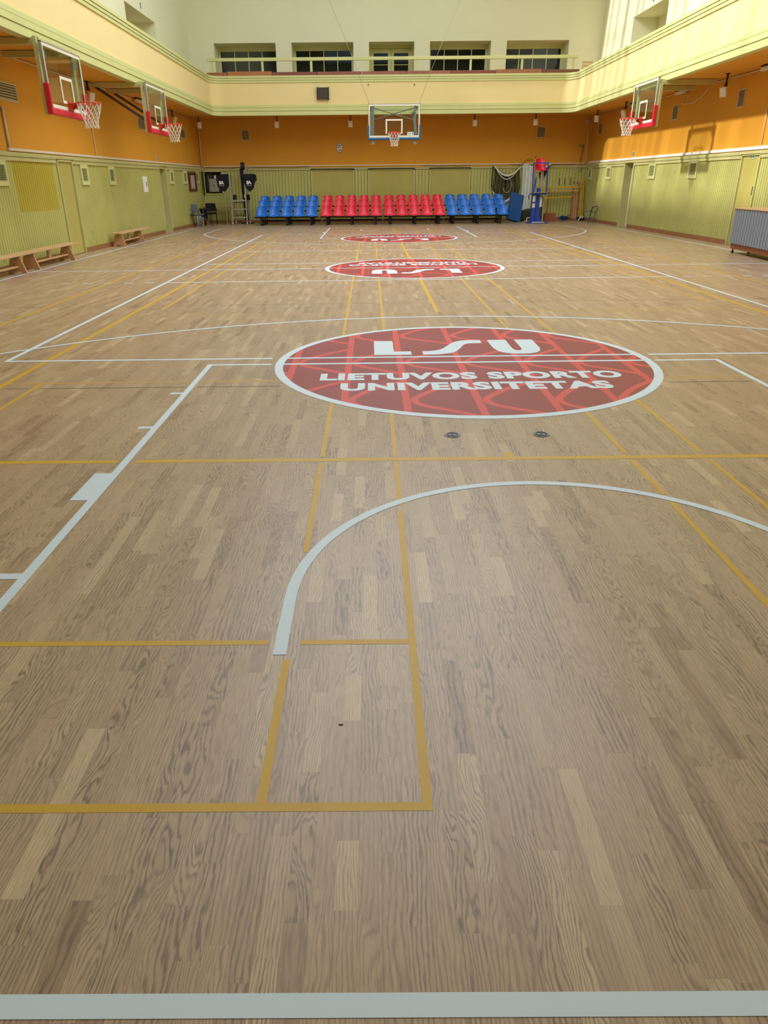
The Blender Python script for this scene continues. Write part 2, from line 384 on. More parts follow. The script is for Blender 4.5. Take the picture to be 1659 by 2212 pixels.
# volleyball court
seg(w, -4.5, -4.45, 6.0, 24.3, Z); seg(w, 4.45, 4.5, 6.0, 24.3, Z)
seg(w, -4.5, -1.86, 6.0, 6.05, Z); seg(w, 1.86, 3.95, 6.0, 6.05, Z); seg(w, 3.95, 7.8, 6.0, 6.05, Z); seg(w, -1.73, 1.73, 6.0, 6.05, .0021)
seg(w, -4.5, 4.5, 24.25, 24.3, Z)
seg(w, -4.5, 4.5, 12.05, 12.1, Z); seg(w, -4.5, -1.45, 15.05, 15.1, Z); seg(w, 1.45, 4.5, 15.05, 15.1, Z); seg(w, -4.5, 4.5, 18.05, 18.1, Z)
for yy in (12.05, 18.05):
    for i in range(5):
        x = 4.68+.362*i
        seg(w, x, x+.16, yy, yy+.05, Z); seg(w, -x-.16, -x, yy, yy+.05, Z)
struct(w.build('white_court_lines', 'white', fl, recalc=False), 'white basketball and volleyball lines')
# yellow lines ------------------------------------------------
y_ = MB(); Z = .0006
seg(y_, -4.6, -.725, .480, .510, Z); seg(y_, -4.6, -1.283, 1.253, 1.283, Z); seg(y_, -1.162, -.75, 1.253, 1.283, Z)
seg(y_, -4.6, -2.475, 3.17, 3.225, Z); seg(y_, -2.36, 4.6, 3.17, 3.225, Z); seg(y_, -.05, .01, 3.225, 3.31, Z)
seg(y_, -1.218, -1.188, .51, 1.163, Z); seg(y_, -1.215, -1.185, 1.98, 3.15, Z); seg(y_, -1.215, -1.185, 3.25, 27.6, Z)
seg(y_, -.754, -.725, .51, 2.44, Z); seg(y_, -.752, -.724, 2.5, 3.15, Z); seg(y_, -.752, -.724, 3.25, 27.6, Z)
seg(y_, .705, .735, .48, 2.52, Z); seg(y_, .705, .735, 2.62, 3.15, Z); seg(y_, .705, .735, 3.26, 27.6, Z)
seg(y_, 1.185, 1.215, .48, 3.14, Z); seg(y_, 1.185, 1.215, 3.27, 27.6, Z)
seg(y_, -.03, .02, 8.65, 27.6, Z)
seg(y_, -4.11, -4.05, .48, 27.6, Z); seg(y_, 4.17, 4.23, .48, 27.6, Z)
seg(y_, -3.78, -3.745, .48, 5.13, Z); seg(y_, -3.78, -3.745, 9.07, 27.6, Z); seg(y_, 3.85, 3.885, .48, 5.13, Z); seg(y_, 3.85, 3.885, 9.2, 27.6, Z)
seg(y_, -5.50, -5.455, 2.0, 27.6, Z); seg(y_, 5.60, 5.645, 2.0, 27.6, Z)
struct(y_.build('yellow_court_lines', 'yellow', fl, recalc=False), 'yellow badminton lines')
y2 = MB()
seg(y2, -4.05, 4.17, 5.13, 5.165, .0004); seg(y2, -4.05, 4.17, 8.62, 8.655, .0004)
mf = mat('worn_yellow_line_paint', (196, 158, 78), 0.45, var=0.04, spec=0.35)
struct(y2.build('worn_yellow_court_lines', mf, fl, recalc=False), 'thin worn yellow cross lines')
g_ = MB()
for a, b in ((-7.5, -4.12), (-4.0, -3.81), (-3.72, -2.48), (-2.37, -1.67), (1.66, 2.37), (2.53, 7.5)): seg(g_, a, b, 4.965, 4.985, .0002)
for a, b in ((-7.5, -5.55), (-5.40, -4.55), (-4.38, -4.15), (-4.0, -3.82), (-3.7, -1.26), (-1.14, -.8), (-.69, -.08), (.06, .66), (.78, 1.14), (1.26, 7.5)): seg(g_, a, b, 9.45, 9.465, .0002)
seg(g_, -7.5, 7.5, 16.9, 16.915, .0002); seg(g_, -7.5, 7.5, 21.6, 21.615, .0002)
struct(g_.build('dark_green_court_lines', 'dline', fl, recalc=False), 'thin dark green cross lines')

# round painted logos -----------------------------------------
def clip_poly(poly, r):
    """clip a convex polygon to a circle of radius r (as a 72-gon)"""
    n = 72
    for i in range(n):
        a = 2*PI*(i+.5)/n; nx, ny, d = math.cos(a), math.sin(a), r*math.cos(PI/n)
        out = []
        for j in range(len(poly)):
            p, q = poly[j], poly[(j+1) % len(poly)]
            dp, dq = p[0]*nx+p[1]*ny-d, q[0]*nx+q[1]*ny-d
            if dp <= 0: out.append(p)
            if dp*dq < 0: t = dp/(dp-dq); out.append((p[0]+(q[0]-p[0])*t, p[1]+(q[1]-p[1])*t))
        poly = out
        if len(poly) < 3: return []
    return poly
def cr(P, n=6):
    """Catmull-Rom curve through points"""
    out = []
    Q = [P[0]]+list(P)+[P[-1]]
    for i in range(1, len(Q)-2):
        for k in range(n):
            t = k/n; p0, p1, p2, p3 = Q[i-1], Q[i], Q[i+1], Q[i+2]
            out.append(tuple(.5*((2*p1[a])+(-p0[a]+p2[a])*t+(2*p0[a]-5*p1[a]+4*p2[a]-p3[a])*t*t+(-p0[a]+3*p1[a]-3*p2[a]+p3[a])*t**3) for a in range(len(p1))))
    out.append(tuple(P[-1])); return out
def logo(cx, cy, rot, label):
    R0 = Matrix.Rotation(rot, 4, 'Z')
    def fin(mb, dz):
        mb.v = [(lambda q: (q.x+cx, wy(q.x+cx, q.y+cy), dz+q.z))(R0 @ Vector(v)) for v in mb.v]; return mb
    n = 96
    d = MB(); d.add([(0, 0, 0)]+[(1.74*math.cos(2*PI*i/n), 1.74*math.sin(2*PI*i/n), 0) for i in range(n)], [(0, i+1, (i+1) % n+1) for i in range(n)])
    disc = fin(d, .0010).build('court_logo', 'lred', fl, recalc=False); struct(disc, label)
    b = MB()
    def band(P, wd, dz=0.0):
        P = [Vector(p[:2]) for p in P]; n_ = len(P); Lf = []; Rt = []
        for i in range(n_):
            t = (P[min(i+1, n_-1)]-P[max(i-1, 0)]).normalized(); nn = Vector((-t.y, t.x))*wd/2
            Lf.append(P[i]+nn); Rt.append(P[i]-nn)
        for i in range(n_-1):
            poly = clip_poly([tuple(Lf[i]), tuple(Rt[i]), tuple(Rt[i+1]), tuple(Lf[i+1])], 1.725)
            if len(poly) > 2: b.add([(x, y, dz) for x, y in poly], [tuple(range(len(poly)))])
    xs = [-2.16, -1.62, -1.10, -.61, -.04, .54, 1.04, 1.52, 2.05]
    for x in xs: band([(x, -1.8), (x, 1.8)], .062)
    for k in range(len(xs)-1):
        xa, xb = xs[k], xs[k+1]; ww = xb-xa
        for m in range(-1, 4):
            y0 = -1.74+1.29*m-.02*(k-3)
            P = cr([(xb, y0-.02), (xb-.45*ww, y0+.16), (xa+.20*ww, y0+.31), (xa+.115*ww, y0+.45), (xa+.22*ww, y0+.58), (xb-.48*ww, y0+.79), (xb, y0+1.02)], 7)
            band(P, .062, .00005+.00004*((k % 2)*2+(m % 2)))
    fin(b, .0012).build('light_red_pattern', 'lcor', disc, recalc=False)
    r = MB(); ring(r, cx, cy, 1.722, 1.80, 0, 2*PI, .0014, 128); r.build('white_ring', 'white', disc, recalc=False)
    t = MB()
    # LSU initials: slab L, flowing S, slanted-cut U
    Lp = [(-.856, .32), (-.48, .32), (-.48, .475), (-.655, .475), (-.655, 1.0), (-.856, 1.0)]
    t.add([(x, y, 0) for x, y in Lp], [(0, 1, 2, 3), (0, 3, 4, 5)])
    top = cr([(-.365, .475), (-.26, .49), (-.16, .57), (-.09, .72), (-.02, .87), (.06, .965), (.16, 1.0), (.295, 1.0)], 5)
    bot = cr([(-.365, .32), (-.21, .325), (-.06, .40), (.02, .55), (.07, .70), (.11, .79), (.17, .835), (.295, .84)], 5)
    m = len(top); t.add([(x, y, 0) for x, y in top]+[(x, y, 0) for x, y in bot], [(i, m+i, m+i+1, i+1) for i in range(m-1)])
    out = cr([(.375, 1.0), (.375, .75), (.385, .56), (.43, .40), (.52, .33), (.62, .315), (.72, .33), (.81, .40), (.855, .54), (.862, .75), (.862, 1.0)], 4)
    inn = cr([(.575, 1.0), (.573, .80), (.573, .64), (.578, .53), (.595, .485), (.62, .47), (.645, .485), (.662, .53), (.667, .64), (.667, .80), (.667, 1.0)], 4)
    m = len(out); t.add([(x, y, 0) for x, y in out]+[(x, y, 0) for x, y in inn], [(i, m+i, m+i+1, i+1) for i in range(m-1)])
    for s, ww, yy in (('LIETUVOS SPORTO', 2.68, -.535), ('UNIVERSITETAS', 2.30, -.88)):
        q = text_mesh(s, ww, .25, .055, 1.1); q.v = [(v[0]+.0, v[1]+yy, 0) for v in q.v]; t.add(q.v, q.f)
    fin(t, .0019).build('lettering', 'white', disc, recalc=False)
logo(0, 5.80, 0, 'nearest round red LSU logo on the floor')
logo(0, 14.03, PI, 'middle round red LSU logo on the centre line')
logo(0, L_-5.80, PI, 'farthest round red LSU logo near the seats')

# ============================================================ WALLS
def wall(name, origin, rz, s0, s1, z0, z1, holes, th, mats, zsplit, label):
    mb = MB()
    ss = sorted({s0, s1}|{h[0] for h in holes}|{h[1] for h in holes}); zz = sorted({z0, z1, zsplit}|{h[2] for h in holes}|{h[3] for h in holes})
    for a, b in zip(ss, ss[1:]):
        for c, d in zip(zz, zz[1:]):
            m = ((a+b)/2, (c+d)/2)
            if any(h[0] < m[0] < h[1] and h[2] < m[1] < h[3] for h in holes): continue
            mb.box(a, b, 0, th, c, d, 0 if m[1] < zsplit else 1)
    o = mb.build(name, mats); place(o, origin, rz); return struct(o, label)
TH = .92
wins = [(-7.07, -4.61), (-3.98, -1.51), (1.55, 3.98), (4.61, 7.085)]
doorx = (-.884, .921)
HB = [(a, b, 4.95, 6.64) for a, b in wins]+[(doorx[0], doorx[1], 4.30, 6.64)]
HB += [(-7.95, -7.22, 1.19, 2.02)]
wall('wall_back', (0, YB, 0), 0, -9.4, 9.8, 0, ZC, HB, TH, ['orange', 'cream'], 4.1, 'back wall, orange below the gallery and pale cream above')
wall('wall_left', (lx(0), 0, 0), AL, YF-1, YB+.3, 0, ZC, [(25.66, 26.48, 0, 2.07), (24.33, 27.52, 4.3, 6.52)], TH, ['orange', 'cream'], 4.1, 'left wall, orange below the gallery and pale cream above')
wall('wall_right', (rx(0), 0, 0), AR, -YB-.3, -YF+1, 0, ZC, [(-27.45, -26.55, 0, 2.12), (-28.73, -25.56, 4.3, 6.74)], TH, ['orange', 'cream'], 4.1, 'right wall, orange below the gallery and pale cream above')
wall('wall_front', (0, YF, 0), PI, -9.8, 9.4, 0, ZC, [], .5, ['orange', 'cream'], 4.1, 'wall behind the camera')
# ceiling with an unseen opening, added and sized to admit the sun
c = MB(); SX0, SX1, SY0, SY1 = -7.6, 4.3, 6.0, 31.2
for a in ((-9.4, SX0, YF-1, YB+.9), (SX1, 9.8, YF-1, YB+.9), (SX0, SX1, YF-1, SY0), (SX0, SX1, SY1, YB+.9)): c.box(a[0], a[1], a[2], a[3], ZC, ZC+.25)
struct(c.build('ceiling', 'plaster'), 'plain pale ceiling')
gl = MB(); gl.box(SX0, SX1, SY0, SY1, ZC+.2, ZC+.206); sk = struct(gl.build('window_6', M['sky']), 'unseen roof glazing added to let the sun in')
streak_bars = MB(); y = SY0; random.seed(5)  # unseen bars, irregular widths added to cast streaks on the right wall
while y < SY1:
    ww = random.choice((.07, .10, .14, .22)); streak_bars.box(SX0, SX1, y, y+ww, ZC+.02, ZC+.19); y += ww+random.uniform(.35, 1.1)
for x in (-4.7, -1.8, 1.1): streak_bars.box(x, x+.04, SY0, SY1, ZC+.15, ZC+.19)
struct(streak_bars.build('glazing_bars', 'plaster', sk))

# gallery slab + soffit
ZS = 3.98
XF0, XF1, YFB = -6.95, 7.0, 30.25
g = MB()
g.box(-8.9, XF0-.1, YF, YB+.2, ZS, 4.28, 0); g.box(XF1+.1, 9.3, YF, YB+.2, ZS, 4.28, 0); g.box(XF0-.1, XF1+.1, YFB+.1, YB+.2, ZS, 4.28, 0)
for sx in (-1, 1):   # the rounded inner corners of the slab
    xc = (XF0 if sx < 0 else XF1)
    pts = [(xc+sx*.1, YFB+.1)]+[(xc-sx*(.5-.5*math.cos(t))-0, YFB-.5+.5*math.sin(t)) for t in [i*PI/16 for i in range(9)]]
    g.prism(pts, 'z', ZS, 4.28)
struct(g.build('trim_1', 'orange'), 'orange soffit under the gallery')

def path(d, r=.50):
    """plan of the parapet face, offset d towards the hall"""
    P = [(XF0+d, YF)]+[(XF0+d, YF+(YFB-.5-YF)*i/12) for i in range(1, 12)]
    P += [(XF0+r-(r-d)*math.cos(t), YFB-r+(r-d)*math.sin(t)) for t in [i*PI/20 for i in range(11)]]
    P += [(XF0+r+(XF1-XF0-2*r)*i/8, YFB-d) for i in range(1, 8)]
    P += [(XF1-r+(r-d)*math.sin(t), YFB-r+(r-d)*math.cos(t)) for t in [i*PI/20 for i in range(11)]]
    P += [(XF1-d, YFB-.5-(YFB-.5-YF)*i/12) for i in range(1, 12)]+[(XF1-d, YF)]
    return P
def sweep(mb, d0, d1, z0, z1, k=0):
    A, B = path(d0), path(d1); n = len(A)
    vs = [(x, y, z0) for x, y in A]+[(x, y, z0) for x, y in B]+[(x, y, z1) for x, y in B]+[(x, y, z1) for x, y in A]
    fs = []
    for i in range(n-1):
        for a, b in ((0, 1), (1, 2), (2, 3), (3, 0)): fs.append((a*n+i, a*n+i+1, b*n+i+1, b*n+i))
    fs += [(0, n, 2*n, 3*n), (n-1, 4*n-1, 3*n-1, 2*n-1)]
    mb.add(vs, fs, k)
pp = MB(); sweep(pp, -.14, 0, 3.99, 5.25); struct(pp.build('wall_gallery', 'buff'), 'warm cream gallery parapet')
lm = MB()
for z0, z1, d in ((3.95, 4.085, .035), (4.10, 4.205, .05), (4.22, 4.305, .035)): sweep(lm, -.15 if z0 < 4 else 0, d, z0, z1)
sweep(lm, -.1, .02, 3.97, 4.29)
struct(lm.build('trim_2', 'moss'), 'pale green stepped moulding along the foot of the parapet')
um = MB()
for z0, z1, d in ((5.04, 5.11, .03), (5.122, 5.185, .045), (5.197, 5.27, .06)): sweep(um, 0, d, z0, z1)
sweep(um, -.16, .015, 5.05, 5.262)
struct(um.build('trim_3', 'moss'), 'pale green stepped moulding along the top of the parapet')

# ------------------------------------------------------------ plank wainscot
def planks(name, origin, rz, s0, s1, pitch, skips, label, z1=2.05, patch=None, joints=None):
    """vertical boards 4 cm proud of the wall with grooves between, cap rail and baseboard"""
    mb = MB(); runs = []; s = s0
    for a, b in sorted(skips)+[(s1, s1)]:
        if a > s: runs.append((s, a))
        s = max(s, b)
    for a, b in runs:
        n = max(1, round((b-a)/pitch)); w = (b-a)/n
        mb.box(a, b, -.028, 0, .02, z1, 1)
        for i in range(n):
            x0, x1 = a+i*w+.007, a+(i+1)*w-.007; xm = (x0+x1)/2
            if patch and patch[0] < xm < patch[1]:
                mb.box(x0, x1, -.04, -.02, .02, patch[2], 0); mb.box(x0, x1, -.04, -.02, patch[2], z1, 2)
            else: mb.box(x0, x1, -.04, -.02, .02, z1, 0)
    o = mb.build(name, ['green', 'gap', 'yel_patch']); place(o, origin, rz); struct(o, label)
    return runs
def rail(name, origin, rz, spans, label, z0=2.03, z1=2.13):
    mb = MB()
    for a, b in spans:
        mb.box(a, b, -.075, 0, z0, z1-.025); mb.box(a, b, -.095, 0, z1-.02, z1)
    o = mb.build(name, 'gtrim'); place(o, origin, rz); return struct(o, label)
oL, oR, oB = (lx(0), 0, 0), (rx(0), 0, 0), (0, YB, 0)
rl = planks('trim_4', oL, AL, YF, YB, .105, [(17.20, 18.12), (25.60, 26.54)], 'olive green plank panelling of the left wall', patch=(15.0, 17.02, 1.05))
rr = planks('trim_5', oR, AR, -YB, -YF, .105, [(-27.52, -26.48), (-18.86, -17.92)], 'olive green plank panelling of the right wall')
rb = planks('trim_6', oB, 0, -8.1, 8.4, .133, [(-8.02, -7.20), (-3.42, -1.53), (-.99, 1.05), (1.62, 3.42)], 'olive green plank panelling of the back wall')
mb = MB()   # boards above and below the fuse-box niche
for i in range(6):
    x = -8.02+i*.137; mb.box(x+.003, x+.134, -.04, 0, .02, 1.12)
o = mb.build('trim_7', 'green'); place(o, oB, 0); struct(o, 'olive green boards below the fuse-box niche')
rail('trim_8', oL, AL, [(YF, 17.16), (18.12, 25.6), (26.5, YB)], 'cap rail of the left panelling')
rail('trim_9', oR, AR, [(-YB, -27.5), (-26.5, -18.84), (-17.9, -YF)], 'cap rail of the right panelling')
rail('trim_10', oB, 0, [(-8.1, 8.4)], 'cap rail of the back panelling', 2.06, 2.15)
mb = MB(); mb.box(YF, YB, -.10, 0, 2.125, 2.19)
o = mb.build('trim_11', 'gtrim'); place(o, oL, AL); struct(o, 'ledge above the left panelling')
mb = MB(); mb.box(-YB, -YF, -.10, 0, 2.125, 2.19)
o = mb.build('trim_12', 'gtrim'); place(o, oR, AR); struct(o, 'ledge above the right panelling')
def baseb(name, origin, rz, runs, label):
    mb = MB()
    for a, b in runs:
        s = a
        while s < b-.05:
            e = min(b, s+2.4); mb.box(s+.004, e-.004, -.07, 0, 0, .115); s = e
    o = mb.build(name, 'brown'); place(o, origin, rz); struct(o, label)
baseb('baseboard_left', oL, AL, [(a+.02, b-.02) for a, b in rl], 'brown wooden baseboard of the left wall')
baseb('baseboard_right', oR, AR, [(a+.02, b-.02) for a, b in rr], 'brown wooden baseboard of the right wall')
baseb('baseboard_back', oB, 0, [(-8.1, 8.4)], 'brown wooden baseboard of the back wall')

# ------------------------------------------------------------ doors at floor level
def flat_door(name, origin, rz, s0, s1, z1, label, seam=False, hole=None, inset=.0, frame=.05):
    mb = MB(); mb.box(s0+frame, s1-frame, -.03+inset, 0.0+max(0, inset), .015, z1-frame)
    if seam:
        m = (s0+s1)/2; mb.box(m-.035, m+.035, -.045+inset, -.03+inset, .015, z1-frame)
    o = mb.build(name, 'door'); place(o, origin, rz); struct(o, label)
    f = MB(); f.box(s0, s0+frame, -.075, 0, 0, z1); f.box(s1-frame, s1, -.075, 0, 0, z1); f.box(s0, s1, -.075, 0, z1-frame, z1)
    f.build('door_frame', 'gtrim', o)
    if hole:
        h = MB(); h.cyl((hole[0], -.036, hole[1]), (hole[0], -.028, hole[1]), .022, 12); h.build('lock_hole', 'ink', o)
    return o
flat_door('door_1', oL, AL, 17.2, 18.12, 2.12, 'flat olive green door on the left, between two planked stretches', hole=(17.3, 1.02))
d2 = flat_door('door_2', oR, AR, -18.86, -17.92, 2.14, 'flat olive green door on the right behind the slatted counter', hole=(-18.02, 1.03))
MB().box(-18.05, -18.03, -.06, -.03, 1.2, 1.40).build('door_handle', 'gap', d2)
flat_door('door_3', oB, 0, -3.40, -1.55, 2.10, 'left double olive door of the back wall behind the seats', seam=True, frame=.06)
flat_door('door_4', oB, 0, -.97, 1.03, 2.10, 'middle double olive door of the back wall behind the seats', seam=True, frame=.06)
flat_door('door_5', oB, 0, 1.64, 3.40, 2.10, 'right double olive door of the back wall behind the seats', seam=True, frame=.06)
# open doorways of the side walls: jambs, linings and planked inner doors
def doorway(name, origin, rz, s0, s1, z1, label, open_side):
    mb = MB()
    mb.box(s0-.06, s0+.02, -.075, TH, 0, z1+.03); mb.box(s1-.02, s1+.06, -.075, TH, 0, z1+.03); mb.box(s0, s1, -.06, TH, z1-.02, z1+.05)
    mb.box(s0, s1, TH-.06, TH, 0, z1)
    o = mb.build(name, 'gtrim'); place(o, origin, rz); struct(o, label)
    n = 7; q = MB()
    for i in range(n):
        a = s0+.02+(s1-s0-.04)*i/n; q.box(a+.003, a+(s1-s0-.04)/n-.003, TH-.09, TH-.05, .02, z1-.03)
    q.build('inner_door_leaf', 'green', o)
    p = MB(); side = s1-.05 if open_side > 0 else s0+.05
    p.cyl((side-.04*open_side, .2, 0), (side-.04*open_side, .2, z1-.05), .018, 8)
    p.build('door_post', 'whiteplastic', o)
doorway('door_6', oL, AL, 25.66, 26.48, 2.07, 'open doorway in the left wall panelling', 1)
doorway('door_7', oR, AR, -27.45, -26.55, 2.12, 'open doorway in the right wall panelling', -1)

# ------------------------------------------------------------ gallery windows and doors
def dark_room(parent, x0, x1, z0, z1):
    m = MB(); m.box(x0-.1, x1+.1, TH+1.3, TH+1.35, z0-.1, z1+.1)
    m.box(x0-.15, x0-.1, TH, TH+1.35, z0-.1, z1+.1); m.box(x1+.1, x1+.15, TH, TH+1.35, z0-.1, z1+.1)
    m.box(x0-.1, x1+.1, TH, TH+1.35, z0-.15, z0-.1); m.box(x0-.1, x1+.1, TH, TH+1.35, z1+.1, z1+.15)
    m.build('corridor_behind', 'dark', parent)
for i, (a, b) in enumerate(wins):
    f = MB(); z0, z1 = 4.95, 6.64; ya, yb = TH-.09, TH-.01
    f.box(a, a+.10, ya, yb, z0, z1); f.box(b-.10, b, ya, yb, z0, z1); f.box(a+.1, b-.1, ya, yb, z1-.17, z1); f.box(a+.1, b-.1, ya, yb, z0, z0+.08)
    wf = f.build('window_%d' % (i+1), 'cream_frame'); place(wf, oB, 0)
    struct(wf, ['leftmost gallery window', 'second gallery window from the left', 'gallery window right of the double door', 'rightmost gallery window'][i])
    m = MB(); w4 = (b-a-.2)/4
    for k in range(1, 4): m.box(a+.1+k*w4-.016, a+.1+k*w4+.016, ya+.015, yb-.01, z0+.08, z1-.17)
    m.box(a+.1, b-.1, ya+.01, yb-.005, 6.14, 6.175)
    m.build('glazing_bars', 'cream_frame', wf)
    g = MB(); g.box(a+.1, b-.1, yb-.035, yb-.03, z0+.08, z1-.17); g.build('window_pane', 'pane', wf)
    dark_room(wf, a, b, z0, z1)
a, b = doorx
f = MB(); f.box(a, a+.07, TH-.1, TH, 4.3, 6.64); f.box(b-.07, b, TH-.1, TH, 4.3, 6.64); f.box(a+.07, b-.07, TH-.1, TH, 6.53, 6.64)
dd = f.build('door_8', 'moss'); place(dd, oB, 0); struct(dd, 'glazed double door of the back gallery')
for x0, x1 in ((a+.07, .012), (.024, b-.07)):
    q = MB(); ym = TH-.08; s = .12
    q.box(x0, x0+s, ym, ym+.045, 4.3, 6.52); q.box(x1-s, x1, ym, ym+.045, 4.3, 6.52)
    rows = [4.3, 4.55, 5.35, 5.45, 5.72, 5.95-.0, 6.33, 6.52]
    for z0, z1 in ((4.3, 4.55), (5.02, 5.14), (5.50, 5.70), (6.37, 6.52), (5.95, 5.97)): q.box(x0+s, x1-s, ym, ym+.045, z0, z1)
    lf = q.build('door_leaf', 'moss', dd)
    g = MB(); g.box(x0+s, x1-s, ym+.02, ym+.025, 4.55, 6.37); g.build('door_pane', 'pane', lf)
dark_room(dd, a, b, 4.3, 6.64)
def side_gallery_door(name, origin, rz, s0, s1, z1, label, near):
    mb = MB(); mb.box(s0, s1, TH-.05, TH, 4.3, z1)
    o = mb.build(name, 'cream'); place(o, origin, rz); struct(o, label)
    a, b = near
    q = MB(); q.box(a, b, TH-.12, TH-.05, 4.3, z1-.12); q.build('door_leaf', 'gtrim', o)
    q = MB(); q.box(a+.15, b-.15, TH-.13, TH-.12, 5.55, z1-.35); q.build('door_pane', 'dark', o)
side_gallery_door('door_9', oL, AL, 24.33, 27.52, 6.52, 'recessed door of the left gallery', (25.0, 26.7))
side_gallery_door('door_10', oR, AR, -28.73, -25.56, 6.74, 'recessed door of the right gallery', (-27.6, -26.1))
# ============================================================ THINGS
# ------------------------------------------------------------ bleachers
def seat_mesh():
    mb = MB()
    prof = cr([(-.225, .000), (-.215, .030), (-.12, .022), (.0, .012), (.075, .035), (.115, .12), (.15, .24), (.175, .345), (.185, .375)], 3)
    n = len(prof)-1
    def f(u, v):
        t = v*n; i = min(int(t), n-1); k = t-i
        y = prof[i][0]*(1-k)+prof[i+1][0]*k; z = prof[i][1]*(1-k)+prof[i+1][1]*k
        a = 2*u-1
        w = .226-.046*max(0, (v-.45)/.55)
        if v > .80: w *= math.sqrt(max(.02, 1-((v-.80)/.20)**2*.50))
        if v < .07: w *= .95
        c = abs(a)**2.4
        back = min(1, max(0, (v-.4)/.25))
        return (a*w, y-.060*c*back, z+.030*c*(1-back)-.03*c*max(0, (v-.8)/.2))
    mb.grid(f, 10, 26)
    mb.tube([f(0, j/20) for j in range(21)]+[f(i/8, 1) for i in range(1, 9)]+[f(1, 1-j/20) for j in range(1, 21)]+[f(1-i/8, 0) for i in range(1, 8)], .009, 6, closed=True)
    return mb
def bleacher(x0, x1, seats, colour, label):
    y0, dy = 29.95, .60
    t = empty('bleacher', ((x0+x1)/2, y0, 0)); cx = (x0+x1)/2
    tag(t, label, 'bleacher', 'bleacher units along the back wall')
    zr = [.335, .545, .70]
    f = MB()
    for r in range(3):
        y = r*dy
        for q in (-.09, .07): f.bar((x0-cx, y+q, zr[r]-.03), (x1-cx, y+q, zr[r]-.03), .04, .05)
    f.bar((x0-cx+.05, 1.42, .12), (x1-cx, 1.42, .12), .05, .07)
    f.build('seat_rail', 'black', t)
    for i, fx in enumerate((.10, .5, .88)):
        X = x0-cx+(x1-x0)*fx
        g = MB()
        for r in range(3):
            y = r*dy
            g.bar((X, y-.14, 0), (X, y-.14, zr[r]-.05), .04); g.bar((X+.06, y+.10, 0), (X+.06, y+.10, zr[r]-.05), .04)
            g.bar((X, y-.16, zr[r]-.06), (X, y+.14, zr[r]-.06), .04)
        g.bar((X, -.18, .02), (X, 1.45, .02), .05, .04)
        g.build('leg_frame', 'black', t)
    for r in range(3):
        for k in range(5):
            if (colour, 'm') not in SEAT:
                o = seat_mesh().build('seat', colour, t, smooth=True, solid=.012, recalc=False); SEAT[(colour, 'm')] = o
            else:
                o = SEAT[(colour, 'm')].copy(); COL.objects.link(o); o.parent = t
            o.location = (seats+.5035*k-cx, r*dy, zr[r]+.005)
SEAT = {}
bleacher(-5.56, -2.99, -5.27, 'blue', 'left blue bleacher of fifteen plastic seats beside the aluminium ladder')
bleacher(-2.90, -.40, -2.65, 'red', 'red bleacher of fifteen seats next to the left blue one')
bleacher(-.34, 2.17, -.097, 'red', 'red bleacher of fifteen seats under the centre basketball hoop')
bleacher(2.22, 4.68, 2.447, 'blue', 'right blue bleacher of fifteen plastic seats beside the leaning blue mat')

# ------------------------------------------------------------ gymnastic benches along the left wall
def bench(x, y0, y1, legs, label, h=.36):
    t = empty('gym_bench', (x, (y0+y1)/2, 0)); tag(t, label, 'bench', 'wooden benches along the left wall'); cy = (y0+y1)/2
    MB().box(-.135, .135, y0-cy, y1-cy, h-.035, h).build('bench_top', 'wood', t, bevel=.006)
    MB().box(-.05, .05, legs[0]-cy, legs[1]-cy, .115, .145).build('lower_beam', 'wood', t, bevel=.005)
    m = (legs[0]+legs[1])/2-cy
    MB().box(-.025, .025, m-.05, m+.05, .14, h-.035).build('centre_post', 'wood', t)
    for ly in legs:
        p = [(-.19, 0), (-.10, 0), (-.07, .035), (.07, .035), (.10, 0), (.19, 0), (.085, h-.035), (-.085, h-.035)]
        e = MB().prism(p, 'y', ly-cy-.02, ly-cy+.02).build('end_panel', 'ply', t)
        MB().box(-.05, .03, ly-cy-.026, ly-cy-.02, h-.10, h-.05).build('mounting_plate', 'vgrey', e)
    return t
bench(-7.80, 10.6, 13.96, (10.95, 13.55), 'wooden bench cut off by the left edge of the photo')
bench(-7.83, 13.98, 16.60, (14.22, 16.12), 'nearer complete wooden bench, between the cropped one and the flat green door')
bench(-7.87, 19.80, 22.60, (19.98, 21.75), 'farthest wooden bench standing alone before the left doorway')

# ------------------------------------------------------------ slatted counter on the right
t = empty('slatted_counter', (7.50, 16.20, 0), math.atan2(-1.0, -.069)); tag(t, 'grey slatted mobile counter with a wooden top at the right edge', 'counter')
# local: front faces -Y, x runs along the front
c = MB(); n = 22; W0, W1 = -.40, 2.6
c.box(W0, W1, -.03, .0, .22, .95, 1)
for i in range(n):
    a = W0+(W1-W0)*i/n; c.box(a+.010, a+(W1-W0)/n-.010, -.05, -.03, .22, .95, 0)
c.build('slatted_front', ['slat', 'slatgap'], t)
MB().box(W0-.03, W1+.03, -.07, .60, .95, .975).build('counter_top', 'wood', t, bevel=.005)
for q_ in (W0+.02, W1-.04): MB().box(q_, q_+.02, 0, .48, .14, .95).build('side_panel', 'redwood', t)
MB().box(W0+.02, W1-.02, 0.0, .48, .10, .27).build('base_plinth', 'redwood', t)
for i, (x, y) in enumerate(((W0+.06, .05), (W0+.06, .42), (W1-.06, .05), (W1-.06, .42))):
    k = MB(); k.cyl((x, y, .05), (x, y, .10), .015); k.cyl((x-.015, y, .028), (x+.015, y, .028), .028); k.build('caster', 'black', t)

